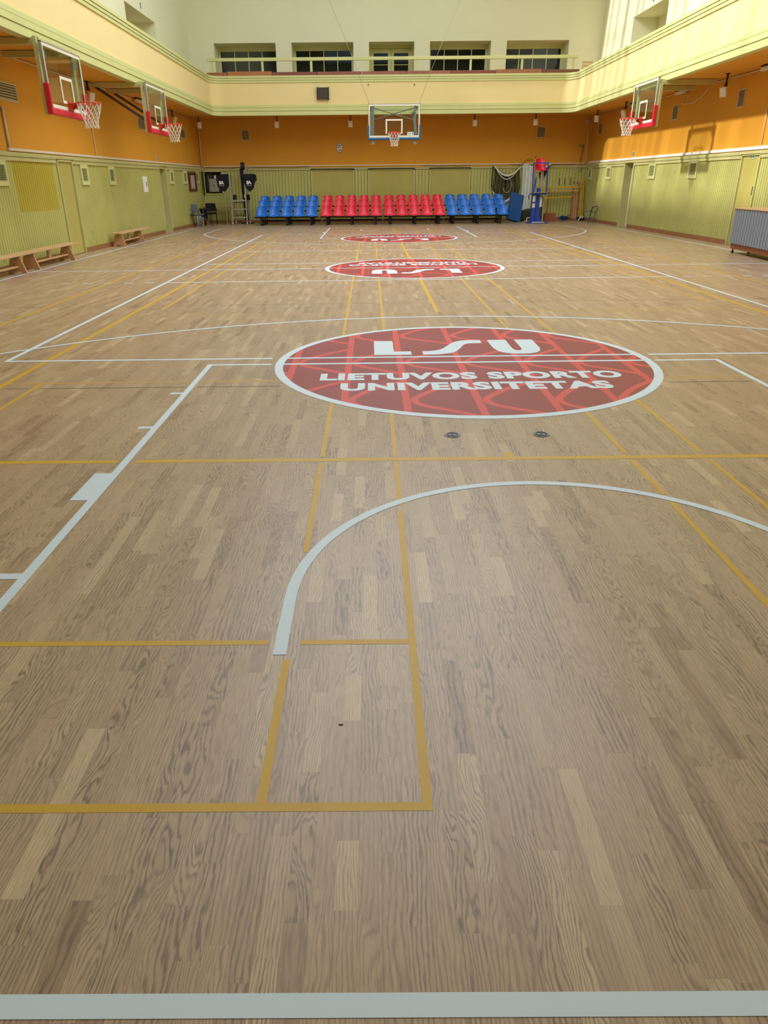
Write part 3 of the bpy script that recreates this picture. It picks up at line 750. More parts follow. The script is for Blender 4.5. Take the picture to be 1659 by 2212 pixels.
# ------------------------------------------------------------ basketball hoops
def net_mesh(r0=.225, r1=.13, h=.42, n=12, rows=5, cord=.006, c=(0, 0, 0)):
    mb = MB()
    rad = lambda t: r0+(r1-r0)*min(1, t*1.5)+(0.012 if t > .9 else 0)
    for s in (1, -1):
        for i in range(n):
            pts = []
            for k in range(rows+1):
                a = 2*PI*(i+s*k*.5)/n; q = k/rows; z = -h*(q**.8)
                pts.append((c[0]+rad(q)*math.cos(a), c[1]+rad(q)*math.sin(a), c[2]+z))
            mb.tube(pts, cord, 4)
    return mb
def hoop(loc, rz, pad, label, zt=3.95, support='side', wall_d=1.45, half=.9, dims=None):
    """board faces local -Y; origin under the centre of the board, at floor level; board spans zb..zt"""
    t = empty('basketball_hoop', loc, rz); tag(t, label, 'basketball hoop')
    zb = zt-1.05; ZR = zb+.15
    f = MB()   # metal channel round the glass
    for a in (-half, half-.02): f.box(a, a+.02, -.01, .045, zb, zt)
    f.box(-half, half, -.01, .045, zt-.02, zt); f.box(-half, half, -.01, .045, zb, zb+.02)
    f.build('board_frame', 'lgrey', t)
    MB().box(-half+.02, half-.02, .0, .012, zb+.02, zt-.02).build('glass_board', M['glass'], t)
    q = MB(); w = .055; y0, y1 = -.006, -.001
    q.box(-half+.015, half-.015, y0, y1, zt-w-.015, zt-.015); q.box(-half+.015, half-.015, y0, y1, zb+.02, zb+w+.02)
    q.box(-half+.015, -half+w, y0, y1, zb+w+.02, zt-w-.015); q.box(half-w, half-.015, y0, y1, zb+w+.02, zt-w-.015)
    q.build('white_border', 'whiteplastic', t)
    q = MB(); a, b, c, d = -.295, .295, ZR-.02, ZR+.43; w = .05
    q.box(a, b, y0, y1, d-w, d); q.box(a, a+w, y0, y1, c, d-w); q.box(b-w, b, y0, y1, c, d-w)
    if support == 'side': q.box(a+w, b-w, y0, y1, c, c+w)
    q.build('target_square', 'whiteplastic', t)
    side = support == 'side'; q = MB(); e = .035; ph = .40; lo = .10 if side else .06
    q.box(-half-e, half+e, -.035, .07, zb-lo, zb+.01)
    q.box(-half-e, -half+.03, -.035, .07, zb, zb+ph); q.box(half-.03, half+e, -.035, .07, zb, zb+ph)
    q.build('edge_padding', 'p'+pad, t, bevel=.02)
    # rim with bracket
    r = MB(); pts = [(.225*math.cos(2*PI*i/32), -.375+.225*math.sin(2*PI*i/32), ZR) for i in range(32)]
    r.tube(pts, .010, 8, closed=True)
    r.prism([(-.10, -.02), (.10, -.02), (.13, -.17), (-.13, -.17)], 'z', ZR-.02, ZR-.004)
    r.box(-.115, .115, -.03, -.012, ZR-.13, ZR+.03); r.prism([(-.02, ZR-.11), (-.02, ZR-.02), (-.17, ZR-.02)], 'x', -.10, -.09)
    r.prism([(-.02, ZR-.11), (-.02, ZR-.02), (-.17, ZR-.02)], 'x', .09, .10)
    for s in (-1, 1): r.bar((s*.10, -.03, ZR-.008), (s*.17, -.24, ZR-.008), .02, .012)
    rm = r.build('rim', 'orim', t)
    net_mesh(c=(0, -.375, ZR-.01), r1=.115 if support != 'side' else .12, h=.42).build('net', 'net', rm)
    return t, zb, ZR
def side_hoop(loc, rz, label, zt, wd, struts):
    t, zb, ZR = hoop(loc, rz, 'red', label, zt)
    g = MB()
    for s in (-1, 1): g.box(s*.80-.06, s*.80+.06, .09, .15, zb-.10, 3.97)
    g.box(-.80, .80, .09, .15, 3.86, 3.97); g.box(-.80, .80, .09, .15, zb-.04, zb+.05)
    g.build('post_frame', 'gtrim', t)
    for s in (-1, 1):
        MB().box(s*.70-.05, s*.70+.05, .15, wd, 3.86, 3.97).build('ceiling_beam', 'gtrim', t)
        if struts: MB().bar((s*.70, wd-.05, 3.90), (s*.80, .16, zb+.22), .06, .06).build('diagonal_strut', 'dgrey', t)
    for s in (-1, 1): 
        MB().box(s*.70-.07, s*.70+.07, .045, .10, zt-.25, zt-.12).build('board_clamp', 'grey', t)
    return t
side_hoop((-6.68, 14.70, 0), AL, 'nearest basketball hoop on the left side, with red padding', 3.90, 1.42, False)
side_hoop((-6.62, 20.92, 0), AL, 'second basketball hoop on the left, farther along under the gallery', 3.95, 1.45, True)
side_hoop((6.70, 21.45, 0), AR, 'single basketball hoop with red padding on the right side', 4.02, 1.62, False)
t, zb, ZR = hoop((-.03, 26.905, 0), 0, 'blue', 'centre basketball hoop with blue padding facing the court at the far end', 4.02, 'centre')
for s in (-1, 1):
    MB().bar((s*.73, .08, zb-.02), (s*.73, .08, 4.0), .07).build('upright_tube', 'grey', t); MB().bar((s*.80, 1.3, 3.2), (s*.80, 1.3, 4.0), .05).build('upright_tube', 'grey', t)
g = MB(); g.bar((-.73, .10, 3.90), (.73, 1.3, 3.62), .028); g.bar((-.73, 1.3, 3.62), (.73, .10, 3.90), .028); g.build('cross_brace', 'grey', t)
for s in (-1, 1):
    MB().bar((s*.80, .1, 3.92), (s*.80, 3.22, 3.92), .05).build('upper_arm', 'grey', t)
    MB().bar((s*.80, .1, 3.02), (s*.80, 3.35, 4.02), .05).build('lower_arm', 'grey', t)
    MB().box(s*.74-.06, s*.74+.06, .05, .16, zb-.20, zb-.04).build('corner_bracket', 'grey', t)
    MB().tube([(s*.86, .02, 4.02), (s*.86*1.6, .02, 5.3), (s*2.15, .02, 7.0), (s*4.5, .02, ZC)], .007, 6).build('steel_cable', 'vgrey', t)
p = MB(); p.box(.46, .68, -.012, -.006, zb+.08, zb+.18); st = p.build('sticker', 'paper', t)
q = MB()
for i in range(4): q.box(.48, .60, -.0135, -.012, zb+.10+.018*i, zb+.106+.018*i)
q.box(.63, .66, -.0135, -.012, zb+.10, zb+.16); q.build('sticker_print', 'ink', st)

# ------------------------------------------------------------ gallery furniture
t = empty('gallery_railing', (0, YFB+.34, 0)); tag(t, 'pale green gallery railing above the back parapet', 'railing')
MB().box(-7.06, 7.06, -.045, .045, 5.79, 5.90).build('top_rail', 'moss', t, bevel=.008)
for x in (-6.90, -4.96, -3.09, -.95, .93, 2.99, 4.95, 6.92):
    MB().box(x-.04, x+.04, -.03, .03, 4.28, 5.78).build('railing_post', 'moss', t)
ed = [-7.05, -6.27, -4.57, -2.86, -1.17, .53, 2.22, 3.90, 5.67, 7.08]
lab = ['short red-brown board at the left end of the gallery ledge', 'lighter brown board on the ledge, second from the left', 'dark red board on the ledge above the wall speaker, left of the next', 'red-brown board on the ledge between the speaker and the gallery door', 'red-brown board on the ledge under the gallery double door', 'lighter board on the ledge just right of the gallery door', 'dark red board on the ledge under the window right of the door', 'orange-brown board on the ledge, second from the right', 'dark open-edged board at the right end of the gallery ledge']
for i in range(9):
    a, b = ed[i]+.01, ed[i+1]-.01
    lift = .03 if i == 1 else (.02 if i in (7,) else 0)
    o = MB().box(-(b-a)/2, (b-a)/2, -.15, .15, 0, .115+lift).build('seat_board', mat('ledge_board_wood_%d' % i, [(150, 90, 50), (168, 104, 60), (122, 66, 50), (136, 78, 62), (146, 88, 70), (150, 92, 68), (124, 66, 52), (152, 96, 60), (110, 66, 44)][i], .5, var=.12, scale=6), bevel=.006)
    o.location = ((a+b)/2, YFB-.01+.13, 5.27); tag(o, lab[i], 'board', 'wooden boards on the gallery ledge')
t = empty('gallery_chair', (7.62, 30.95, 4.28), .15); tag(t, 'wooden chair back peeping over the gallery ledge at the right', 'chair')
q = MB(); q.box(-.22, -.18, .16, .20, 0, 1.47); q.box(.18, .22, .16, .20, 0, 1.47); q.build('back_post', 'wood', t)
q = MB()
for z in (1.18, 1.29, 1.40): q.box(-.20, .20, .165, .185, z, z+.075)
q.build('back_slat', 'wood', t)
MB().box(-.22, .22, -.22, .20, .86, .90).build('seat', 'wood', t)
for x in (-.2, .2): MB().box(x-.02, x+.02, -.21, -.17, 0, .86).build('leg', 'wood', t)

t = empty('wall_speaker', (-2.66, YFB, 4.67)); tag(t, 'dark square speaker on the back gallery parapet', 'speaker')
MB().box(-.20, .20, -.13, -.0, -.19, .19).build('cabinet', 'darkbrown', t, bevel=.006)
q = MB(); q.box(-.23, -.20, -.14, 0, -.21, .205); q.box(.20, .23, -.14, 0, -.21, .205); q.build('side_bracket', 'black', t)
MB().tube([(.18, -.01, -.2), (.185, -.06, -.42), (.185, -.06, -.72)], .008, 6).build('speaker_cable', 'cond', t)
for x, s in ((-.92, 'left'), (.835, 'right')):
    q = MB(); q.cyl((0, 0, 0), (0, -.05, 0), .018, 8); q.tube([(0, -.05, 0), (.0, -.06, -.03), (.02, -.05, -.04)], .008, 6)
    o = q.build('wall_hook', 'ink'); o.location = (x, YFB, 4.945); tag(o, 'small dark hook on the parapet above the centre hoop, the %s one' % s, 'hook', 'parapet hooks')

# ------------------------------------------------------------ floodlights under the soffit
def floodlight(x, y, z, rz, tilt, label, drop=.16):
    t = empty('floodlight', (x, y, ZS), rz); tag(t, label, 'floodlight', 'white floodlights under the gallery')
    q = MB(); q.box(-.05, .05, -.03, .05, -.012, 0); q.box(-.018, .018, 0, .036, -drop, 0); q.box(-.03, .03, -.02, .03, -drop-.05, -drop+.02)
    br_ = q.build('bracket', 'black', t)
    zh = z-ZS
    h = MB(); h.box(-.085, .085, -.035, .035, -.115, .115); h.xform(Matrix.Rotation(tilt, 4, 'X')); h.v = [(v[0], v[1]-.07, v[2]+zh) for v in h.v]
    hd = h.build('lamp_head', 'whiteplastic', t, bevel=.01)
    h = MB(); h.box(-.06, .06, -.039, -.035, -.085, .085); h.xform(Matrix.Rotation(tilt, 4, 'X')); h.v = [(v[0], v[1]-.07, v[2]+zh) for v in h.v]
    h.build('lamp_lens', 'paper', hd)
floodlight(-4.60, 31.2, 3.69, 0, .1, 'floodlight on the back wall left of the centre hoop, nearer the corner')
floodlight(-1.65, 31.2, 3.69, 0, .1, 'floodlight just left of the centre hoop')
floodlight(3.32, 31.2, 3.69, .1, .1, 'floodlight right of the centre hoop, first one')
floodlight(5.75, 31.1, 3.69, -.2, .1, 'floodlight above the right vent of the back wall')
floodlight(-7.72, 31.1, 3.69, .5, .1, 'floodlight in the far left corner')
floodlight(-7.97, 28.0, 3.66, AL, .35, 'floodlight on the left side behind the second left hoop')
floodlight(-8.10, 20.0, 3.62, AL-.5, .35, 'floodlight behind the nearest left hoop')
floodlight(7.80, 29.7, 3.69, -.6, .1, 'floodlight in the far right corner')
floodlight(7.85, 26.6, 3.62, AR+.6, .4, 'floodlight left of the right hoop')
floodlight(8.12, 19.7, 3.57, AR+.7, .4, 'floodlight right of the right hoop, before the large vent', .24)
def batten(x, y, rz, ln, label):
    t = empty('strip_lamp', (x, y, ZS-.01), rz); tag(t, label, 'lamp', 'small strip lamps under the gallery')
    MB().box(-ln/2, ln/2, -.05, .05, -.03, 0).build('lamp_base', 'black', t)
    MB().box(-ln/2, ln/2, -.055, .055, -.11, -.03).build('diffuser', 'whiteplastic', t, bevel=.015)
batten(8.30, 23.1, AR, .55, 'white strip lamp beside the right hoop')
batten(8.35, 17.9, AR, 1.0, 'white strip lamp at the right edge of the photo')
batten(8.2, 26.9, AR, .45, 'short white strip lamp above the floodlight near the right hoop')
batten(-8.0, 24.2, AL, .8, 'white strip lamp behind the second left hoop')

# ------------------------------------------------------------ vents
def vent(loc, rz, w, h, slats, name, label, group, horiz=True, deep=.02, m1='vlight', flip=False, b=.028, k=.27):
    t = empty(name, loc, rz); tag(t, label, 'vent', group)
    q = MB(); q.box(-w/2, w/2, -deep, 0, -h/2, -h/2+b); q.box(-w/2, w/2, -deep, 0, h/2-b, h/2); q.box(-w/2, -w/2+b, -deep, 0, -h/2+b, h/2-b); q.box(w/2-b, w/2, -deep, 0, -h/2+b, h/2-b)
    q.build('vent_frame', m1, t)
    MB().box(-w/2+b, w/2-b, -.004, 0, -h/2+b, h/2-b).build('vent_backing', 'vdark', t)
    q = MB(); H = h-2*b
    for i in range(slats):
        z = -H/2+H*(i+.5)/slats; s = H/slats*k
        q.add([(-w/2+b, -deep+.002, z-s), (w/2-b, -deep+.002, z-s), (w/2-b, -.005, z+s*.6), (-w/2+b, -.005, z+s*.6), (-w/2+b, -deep+.005, z-s-.003), (w/2-b, -deep+.005, z-s-.003), (w/2-b, -.002, z+s*.6-.003), (-w/2+b, -.002, z+s*.6-.003)],
              [(0,1,2,3),(7,6,5,4),(0,4,5,1),(1,5,6,2),(2,6,7,3),(3,7,4,0)])
    q.build('vent_slats', m1, t)
def vL(y, z): return onL(y, z, 0)
gp = 'grey grilles in the orange walls'
vent(onL(15.45, 3.29), AL, .95, .34, 6, 'vent_grille', 'large grey vent cut off at the left edge', gp, k=.36)
vent(onL(24.49, 3.31), AL, .78, .35, 8, 'vent_grille', 'grey vent beside the second left hoop', gp)
vent(onL(29.75, 3.33), AL, .72, .34, 8, 'vent_grille', 'grey vent behind the net of the second left hoop', gp)
vent(onB(-6.07, 3.385), 0, .33, .42, 14, 'vent_grille', 'grey vent at the left of the back wall', gp)
vent(onB(6.26, 3.40), 0, .37, .42, 14, 'vent_grille', 'grey vent at the right of the back wall', gp)
vent(onR(31.1, 3.44), AR, .50, .40, 14, 'vent_grille', 'narrow grey vent in the far right corner', gp)
vent(onR(27.9, 3.44), AR, .50, .40, 14, 'vent_grille', 'grey vent hidden behind the right hoop net', gp)
vent(onR(23.70, 3.43), AR, .45, .42, 16, 'vent_grille', 'grey vent just right of the right hoop', gp)
vent(onR(19.57, 3.42), AR, .36, .42, 16, 'vent_grille', 'nearest grey vent on the right wall', gp)
gl_ = 'wooden louvre vents in the green panelling'
for y, s in ((14.45, 'louvre vent cut off by the left edge of the photo'), (18.83, 'louvre vent just past the flat green door on the left wall'), (20.86, 'louvre vent above the gap between the two farthest left benches'), (27.25, 'louvre vent just past the left doorway'), (29.2, 'louvre vent left of the red-framed picture'), (31.25, 'louvre vent right of the red-framed picture')):
    vent((lx(y)+.04, y, 1.80), AL, .50, .47, 8, 'louvre_vent', s, gl_, deep=.035, m1='moss', b=.09)
for y, s in ((31.7, 'louvre vent in the far right corner beside the yellow poles'), (29.27, 'louvre vent between the far right corner and the right doorway'), (24.8, 'louvre vent just right of the right doorway'), (21.64, 'nearest louvre vent on the right wall')):
    vent((rx(y)-.04, y, 1.83), AR, .60 if y < 31 else .45, .48, 9, 'louvre_vent', s, gl_, deep=.035, m1='moss', b=.09)

# ------------------------------------------------------------ conduits
def pipe(pts, r, label, m='cond', name='conduit', n=6):
    o = MB().tube(pts, r, n).build(name, m, smooth=True); tag(o, label, 'pipe', 'surface conduits'); return o
o = MB().box(15.0, YB-.25, -.05, 0, 2.215, 2.265).build('conduit', 'cond'); place(o, oL, AL); tag(o, 'long white trunking above the left panelling', 'trunking', 'surface conduits')
o = MB().box(-YB+.1, -YF-1, -.05, 0, 2.215, 2.285).build('conduit', 'paper'); place(o, oR, AR); tag(o, 'long white trunking above the right panelling', 'trunking', 'surface conduits')
o = MB().box(-7.95, 8.2, -.04, 0, 2.205, 2.245).build('conduit', 'cond'); place(o, oB, 0); tag(o, 'long white trunking above the back panelling', 'trunking', 'surface conduits')
pipe([onL(15.08, 2.24, .03), onL(15.10, 3.0, .03)], .028, 'white vertical conduit at the left edge')
pipe([onL(19.99, 2.14, .02), onL(20.0, 3.0, .02)], .012, 'thin white conduit below the nearest left hoop')
pipe([onB(-8.02, 2.2, .03), onB(-7.98, 3.68, .03)], .022, 'white conduit down the far left corner')
pipe([onL(15.0, 3.94, .02), onL(22, 3.94, .02), onL(31.9, 3.94, .02)], .011, 'thin white cable along the left soffit')
pipe([onR(16.5, 3.94, .02), onR(21.4, 3.94, .02)], .012, 'thin white cable along the right soffit, nearest run')
pipe([onR(23.0, 3.93, .02), onR(31.9, 3.95, .02)], .011, 'thin white cable along the right soffit, farther run')
pipe([onR(21.5, 3.90, .02), onR(21.7, 3.78, .02), onR(22.0, 3.66, .02), onR(22.5, 3.58, .02), onR(23.1, 3.60, .02), onR(23.2, 3.70, .02), onR(23.0, 3.9, .02)], .013, 'sagging white cable on the right wall')
pipe([onR(18.10, 2.28, .02), onR(18.15, 3.2, .02)], .014, 'thin white conduit on the right wall at the right edge')
pipe([onB(8.26, 2.2, .03), onB(8.22, 3.74, .03)], .016, 'white conduit below the camera in the far right corner')
pipe([onB(8.10, 2.95, .03), onB(8.02, 2.3, .05), onB(8.14, 2.1, .06), onB(8.05, 1.9, .06)], .010, 'dark loose cable in the far right corner', 'ink')
random.seed(3)
for a, b, s in ((-7.9, -6.0, 'left corner'), (-6.0, -3.4, 'left of the left double door'), (1.4, 3.4, 'over the right double door'), (5.0, 7.8, 'above the nets')):
    P = [(a+(b-a)*i/14, YB-.09-.01*random.random(), 2.19-.035*math.sin(PI*i/14)*random.uniform(.6, 1.3)) for i in range(15)]
    pipe(P, .010, 'thin dark cable sagging along the back wall ledge, %s' % s, 'dgrey', 'loose_cable')
t = empty('security_camera', onB(8.12, 3.78, 0)); tag(t, 'white round security camera in the far right corner', 'camera')
q = MB(); q.cyl((0, 0, .04), (0, -.12, .04), .02, 8); q.cyl((.0, -.06, .04), (.10, -.06, .04), .016, 8); q.build('bracket', 'whiteplastic', t)
MB().cyl((0, -.08, .0), (-.02, -.24, -.02), .055, 16).build('camera_body', 'whiteplastic', t); MB().cyl((-.02, -.24, -.02), (-.021, -.25, -.021), .03, 16).build('lens', 'ink', t)
q = MB(); q.box(-.09, .09, -.03, 0, -.045, .045); o = q.build('wall_sensor', 'vgrey', bevel=.02); o.location = onB(7.98, 2.88); tag(o, 'flat grey box on the orange wall in the far right corner', 'sensor')

# ------------------------------------------------------------ signs and papers
def exit_sign(loc, rz, label, w=.16, h=.16):
    t = empty('evacuation_sign', loc, rz); tag(t, label, 'sign', 'small evacuation signs')
    MB().box(-w/2, w/2, -.012, 0, -h/2, h/2).build('sign_plate', 'paper', t)
    q = MB(); q.box(-w/2+.015, w/2-.015, -.015, -.012, -h/2+.015, h/2-.015); g = q.build('green_field', 'ggreen', t)
    q = MB(); q.cyl((.0, -.019, h*.22), (.0, -.015, h*.22), h*.08, 10)
    q.bar((0, -.017, h*.12), (-.01, -.017, -.10*h), h*.12, .003); q.bar((-.01, -.017, -.1*h), (.03, -.017, -.3*h), h*.08, .003); q.bar((-.01, -.017, -.1*h), (-.04, -.017, -.25*h), h*.08, .003); q.bar((0, -.017, .08*h), (.04, -.017, 0), h*.06, .003)
    q.build('running_figure', 'paper', g)
exit_sign(onL(25.8, 2.37), AL, 'evacuation sign above the left doorway')
exit_sign(onR(26.9, 2.40), AR, 'evacuation sign above the right doorway')
exit_sign(onL(26.0, 6.72), AL, 'evacuation sign above the left gallery door')
exit_sign(onR(26.9, 6.93), AR, 'evacuation sign above the right gallery door')
exit_sign((rx(18.36)-.035, 18.36, 2.07), AR, 'white notice with small symbols on the flat green door at the right', .26, .10)
t = empty('notice_board', (lx(23.95)+.04, 23.95, 1.57), AL); tag(t, 'white notice sheet on the left panelling before the doorway', 'notice')
MB().box(-.24, .24, -.012, 0, -.23, .23).build('sheet', 'paper', t)
q = MB(); q.box(.08, .15, -.014, -.012, -.02, .07); q.box(.07, .16, -.014, -.012, -.06, -.03); q.build('print', 'ink', t)
t = empty('picture_frame', (lx(30.35)+.04, 30.35, 1.64), AL); tag(t, 'dark red wooden frame with a pale print on the left wall near the corner', 'picture')
q = MB(); W, H, b = .64, .345, .09
q.box(-W, W, -.04, 0, H-b, H); q.box(-W, W, -.04, 0, -H, -H+b); q.box(-W, -W+b*2.6, -.045, 0, -H, H); q.box(W-b*2.6, W, -.045, 0, -H, H); q.build('frame', 'mahog', t, bevel=.01)
MB().box(-W+.2, W-.2, -.01, 0, -H+.05, H-.05).build('print', 'pinkpaper', t)
# oval sports shield
t = empty('club_shield', onB(-2.152, 2.895)); tag(t, 'small white shield emblem on the orange back wall left of the centre hoop', 'emblem')
P = [(.135*math.sin(a)*(1 if math.cos(a) > -.2 else 1-.25*(-.2-math.cos(a))), (.175 if math.cos(a) > 0 else .19)*math.cos(a)) for a in [2*PI*i/28 for i in range(28)]]
MB().prism(P, 'y', -.012, 0).build('shield_border', 'ink', t)
MB().prism([(x*.9, z*.92) for x, z in P], 'y', -.015, -.012).build('shield_face', 'paper', t)
q = text_mesh('RKL', .18, .075, .02); q.xform(UPR); q.v = [(v[0], -.017, v[2]+.02) for v in q.v]; q.build('letters', 'ink', t, recalc=False)
q = MB(); q.prism([(-.06, -.085), (.07, -.065), (.07, -.09), (-.04, -.11)], 'y', -.018, -.015); q.box(-.085, .085, -.018, -.015, .075, .10); q.prism([(-.02, -.12), (.03, -.12), (.0, -.16)], 'y', -.018, -.015); q.build('emblem_marks', 'ink', t)

# ------------------------------------------------------------ floor sockets
for x, s in ((-.335, 'left'), (.27, 'right')):
    t = empty('floor_socket', (x, 3.645, 0)); tag(t, 'round grey metal socket cover in the floor before the nearest logo, the %s one' % s, 'socket cover', 'floor socket covers')
    MB().cyl((0, 0, 0), (0, 0, .0035), .056, 40).build('cover_ring', 'greyblue', t)
    q = MB(); q.tube([(.036*math.cos(2*PI*i/32), .036*math.sin(2*PI*i/32), .004) for i in range(32)], .0035, 6, closed=True); q.cyl((0, 0, .003), (0, 0, .0055), .010, 14); q.build('cover_lid', 'dgrey', t)
o = MB().tube([(-0.993-.006, 0.821+.002, .002), (-0.993-.003, 0.821-.001, .002), (-0.993+.004, 0.821-.001, .002), (-0.993+.007, 0.821+.001, .002)], .0016, 6).build('floor_scrap', 'ink'); tag(o, 'tiny dark curved scrap on the parquet between the yellow lines', 'scrap')
# ------------------------------------------------------------ far left corner
def conf_chair(loc, rz, seatm, label, back_h=.82):
    t = empty('conference_chair', loc, rz); tag(t, label, 'chair', 'dark chairs in the far left corner')
    MB().box(-.23, .23, -.24, .20, .43, .48).build('seat', seatm, t, bevel=.02)
    b = MB().grid(lambda u, v: ((2*u-1)*(.225-.02*v), .20+.05*v+.02*(1-(2*u-1)**2), .52+(back_h-.52)*v), 8, 5).build('backrest', seatm, t, solid=.035, bevel=.01)
    for s in (-1, 1):
        MB().tube([(s*.235, -.20, .0), (s*.24, -.16, .43), (s*.245, -.14, .60), (s*.245, -.09, .645), (s*.245, .12, .645), (s*.24, .19, .60), (s*.235, .21, .50)], .011, 8).build('armrest', 'black', t, smooth=True)
        MB().tube([(s*.235, .27, 0), (s*.225, .17, .44), (s*.20, .22, .60)], .011, 8).build('leg', 'black', t, smooth=True)
    q = MB(); q.bar((-.23, -.17, .42), (.23, -.17, .42), .022); q.bar((-.23, .17, .42), (.23, .17, .42), .022); q.build('seat_frame', 'black', t)
    return t
conf_chair((-7.84, 29.55, 0), .75, 'gfab', 'dark chair with a grey-blue back standing against the left wall')
conf_chair((-7.56, 31.0, 0), .12, 'fabric', 'black armchair facing the court in the far left corner')
conf_chair((-7.55, 30.12, 0), 1.9, 'fabric', 'low black chair turned sideways between the two other dark chairs', .66)
# jacket over it
t = MB().grid(lambda u, v: (-7.72+.24*u+.10*v*math.sin(3*u), 29.98-.04*math.sin(7*u)-.03*v, .63-.40*v*(.7+.4*u)+.015*math.sin(9*u)), 12, 8).build('draped_jacket', 'fabric', solid=.03, smooth=True)
tag(t, 'black jacket hanging over the sideways chair', 'jacket')
for i, (x, w_) in enumerate(((-7.95, .15), (-7.82, .12))):
    o = MB().box(-w_/2, w_/2, -.01, .01, 0, .37).build('white_board', 'paper'); o.location = (x, 30.42+.05*i, 0.002); o.rotation_euler = (-.12, 0, .15)
    tag(o, 'white board standing on the floor under the dark chairs, the %s one' % ('left', 'right')[i], 'board', 'white boards under the chairs')
t = empty('narrow_table', (-7.38, 31.85, 0)); tag(t, 'narrow table with thin light wooden legs in the far left corner', 'table')
MB().box(-.60, .62, -.16, .16, .70, .735).build('table_top', 'gtrim', t)
for x, y in ((-.52, -.12), (.36, -.12), (-.52, .12), (.50, .10)): MB().box(x-.02, x+.02, y-.02, y+.02, 0, .70).build('leg', 'paleye', t)
# fuse-box niche
t = empty('fuse_box_niche', (-7.58, YB, 1.6)); tag(t, 'open dark niche with cables in the back wall at the left', 'niche')
MB().box(-.37, .36, .18, .2, -.42, .43).build('niche_back', 'vdark', t)
q = MB(); q.box(-.42, -.37, -.07, .2, -.45, .45); q.box(.36, .40, -.07, .2, -.45, .45); q.box(-.42, .40, -.07, .2, -.47, -.42); q.box(-.42, .40, -.07, .2, .42, .46); q.build('niche_frame', 'gtrim', t)
q = MB(); q.box(0, .34, -.012, .012, -.43, .43); q.xform(Matrix.Rotation(-1.25, 4, 'Z')); q.v = [(v[0]-.40, v[1]-.07, v[2]) for v in q.v]; q.build('niche_shutter', 'gtrim', t)
random.seed(11)
for i in range(6):
    x = -.33+.05*i
    MB().tube([(x, .1, .40), (x+random.uniform(-.05, .05), .06, .15), (x+random.uniform(-.03, .06), .05, -.15), (x+.05, .08, -.36), (x+.15, .1, -.38)], .010, 6).build('cable', ('dgrey', 'vgrey')[i % 2], t)
t = empty('fuse_box', (-7.56, YB-.04, 1.50)); tag(t, 'light grey fuse box door with a warning mark', 'fuse box')
MB().box(-.20, .20, -.06, .12, -.255, .255).build('box_body', 'lgrey', t, bevel=.005)
q = MB(); q.box(-.165, .165, -.066, -.06, -.215, .215); dr = q.build('box_door', 'vgrey', t)
MB().box(-.155, .155, -.069, -.066, -.205, .205).build('door_face', 'lgrey', dr)
q = MB(); q.prism([(-.03, -.01), (.03, -.01), (0, .045)], 'y', -.071, -.069); q.box(-.035, .035, -.071, -.069, -.04, -.02); q.box(-.02, .02, -.071, -.069, .075, .085); q.box(-.10, -.085, -.074, -.069, -.02, .01); q.build('warning_mark', 'ink', dr)
o = MB().box(-.035, .035, -.012, 0, -.06, .06).build('notice_tag', 'paper'); o.location = (-7.49, YB-.04, 1.83); tag(o, 'small paper tag above the fuse box', 'notice')

# platform ladder
t = empty('platform_ladder', (-6.28, 30.95, 0)); tag(t, 'aluminium platform ladder on castors beside the left blue bleacher', 'ladder')
A = [(-.30, -.33), (.30, -.33)]
for s in (-1, 1):
    MB().bar((s*.30, -.37, .10), (s*.30, -.33, 1.93), .055, .035).build('front_rail', 'lgrey', t)
    MB().bar((s*.30, .45, .10), (s*.30, -.10, 1.90), .045, .03).build('rear_rail', 'lgrey', t)
for z in (.27, .585, .905): MB().box(-.28, .28, -.40, -.31, z, z+.035+.015*(z > .9)).build('rung', 'lgrey', t)
MB().box(-.28, .28, -.31, .20, .90, .93).build('platform', 'lgrey', t)
q = MB(); q.bar((-.28, .36, .35), (.28, .36, .35), .03); q.bar((-.28, .21, .85), (.28, .21, .85), .03); q.build('rear_brace', 'dgrey', t)
for x, y in ((-.30, -.37), (.30, -.37), (-.30, .45), (.30, .45)):
    k = MB(); k.cyl((x-.02, y, .058), (x+.02, y, .058), .058, 16); c_ = k.build('caster_wheel', 'whiteplastic', t)
    k = MB(); k.cyl((x-.024, y, .058), (x+.024, y, .058), .034, 12); k.box(x-.03, x+.03, y-.02, y+.02, .09, .13); k.build('caster_fork', 'black', c_)
# two black covers with white initials, hung from the ladder
def banner(loc, P, lx_, lz, label):
    t = empty('hanging_cover', loc); tag(t, label, 'cover', 'black covers with white initials')
    MB().prism(P, 'y', -.02, .02).build('cover_cloth', 'fabric', t, bevel=.008)
    q = text_mesh('SA', .20, .13, .06, .9); q.xform(UPR); q.v = [(v[0]+lx_, -.024, v[2]+lz) for v in q.v]; q.build('initials', 'paper', t, recalc=False)
    MB().box(lx_-.10, lx_+.10, -.024, -.02, lz-.125, lz-.10).build('caption_stripe', 'vgrey', t)
banner((-6.90, 30.63, 0), [(-.22, 1.90), (.31, 1.92), (.31, 1.55), (.22, 1.40), (.08, 1.26), (-.10, 1.34), (-.20, 1.48)], -.02, 1.60, 'black pointed cover with white initials, left of the ladder')
banner((-5.76, 30.58, 0), [(-.25, 1.91), (.20, 1.92), (.27, 1.86), (.28, 1.66), (.23, 1.65), (.13, 1.38), (-.02, 1.25), (-.16, 1.36), (-.24, 1.60)], -.04, 1.60, 'black pointed cover with white initials, right of the ladder')
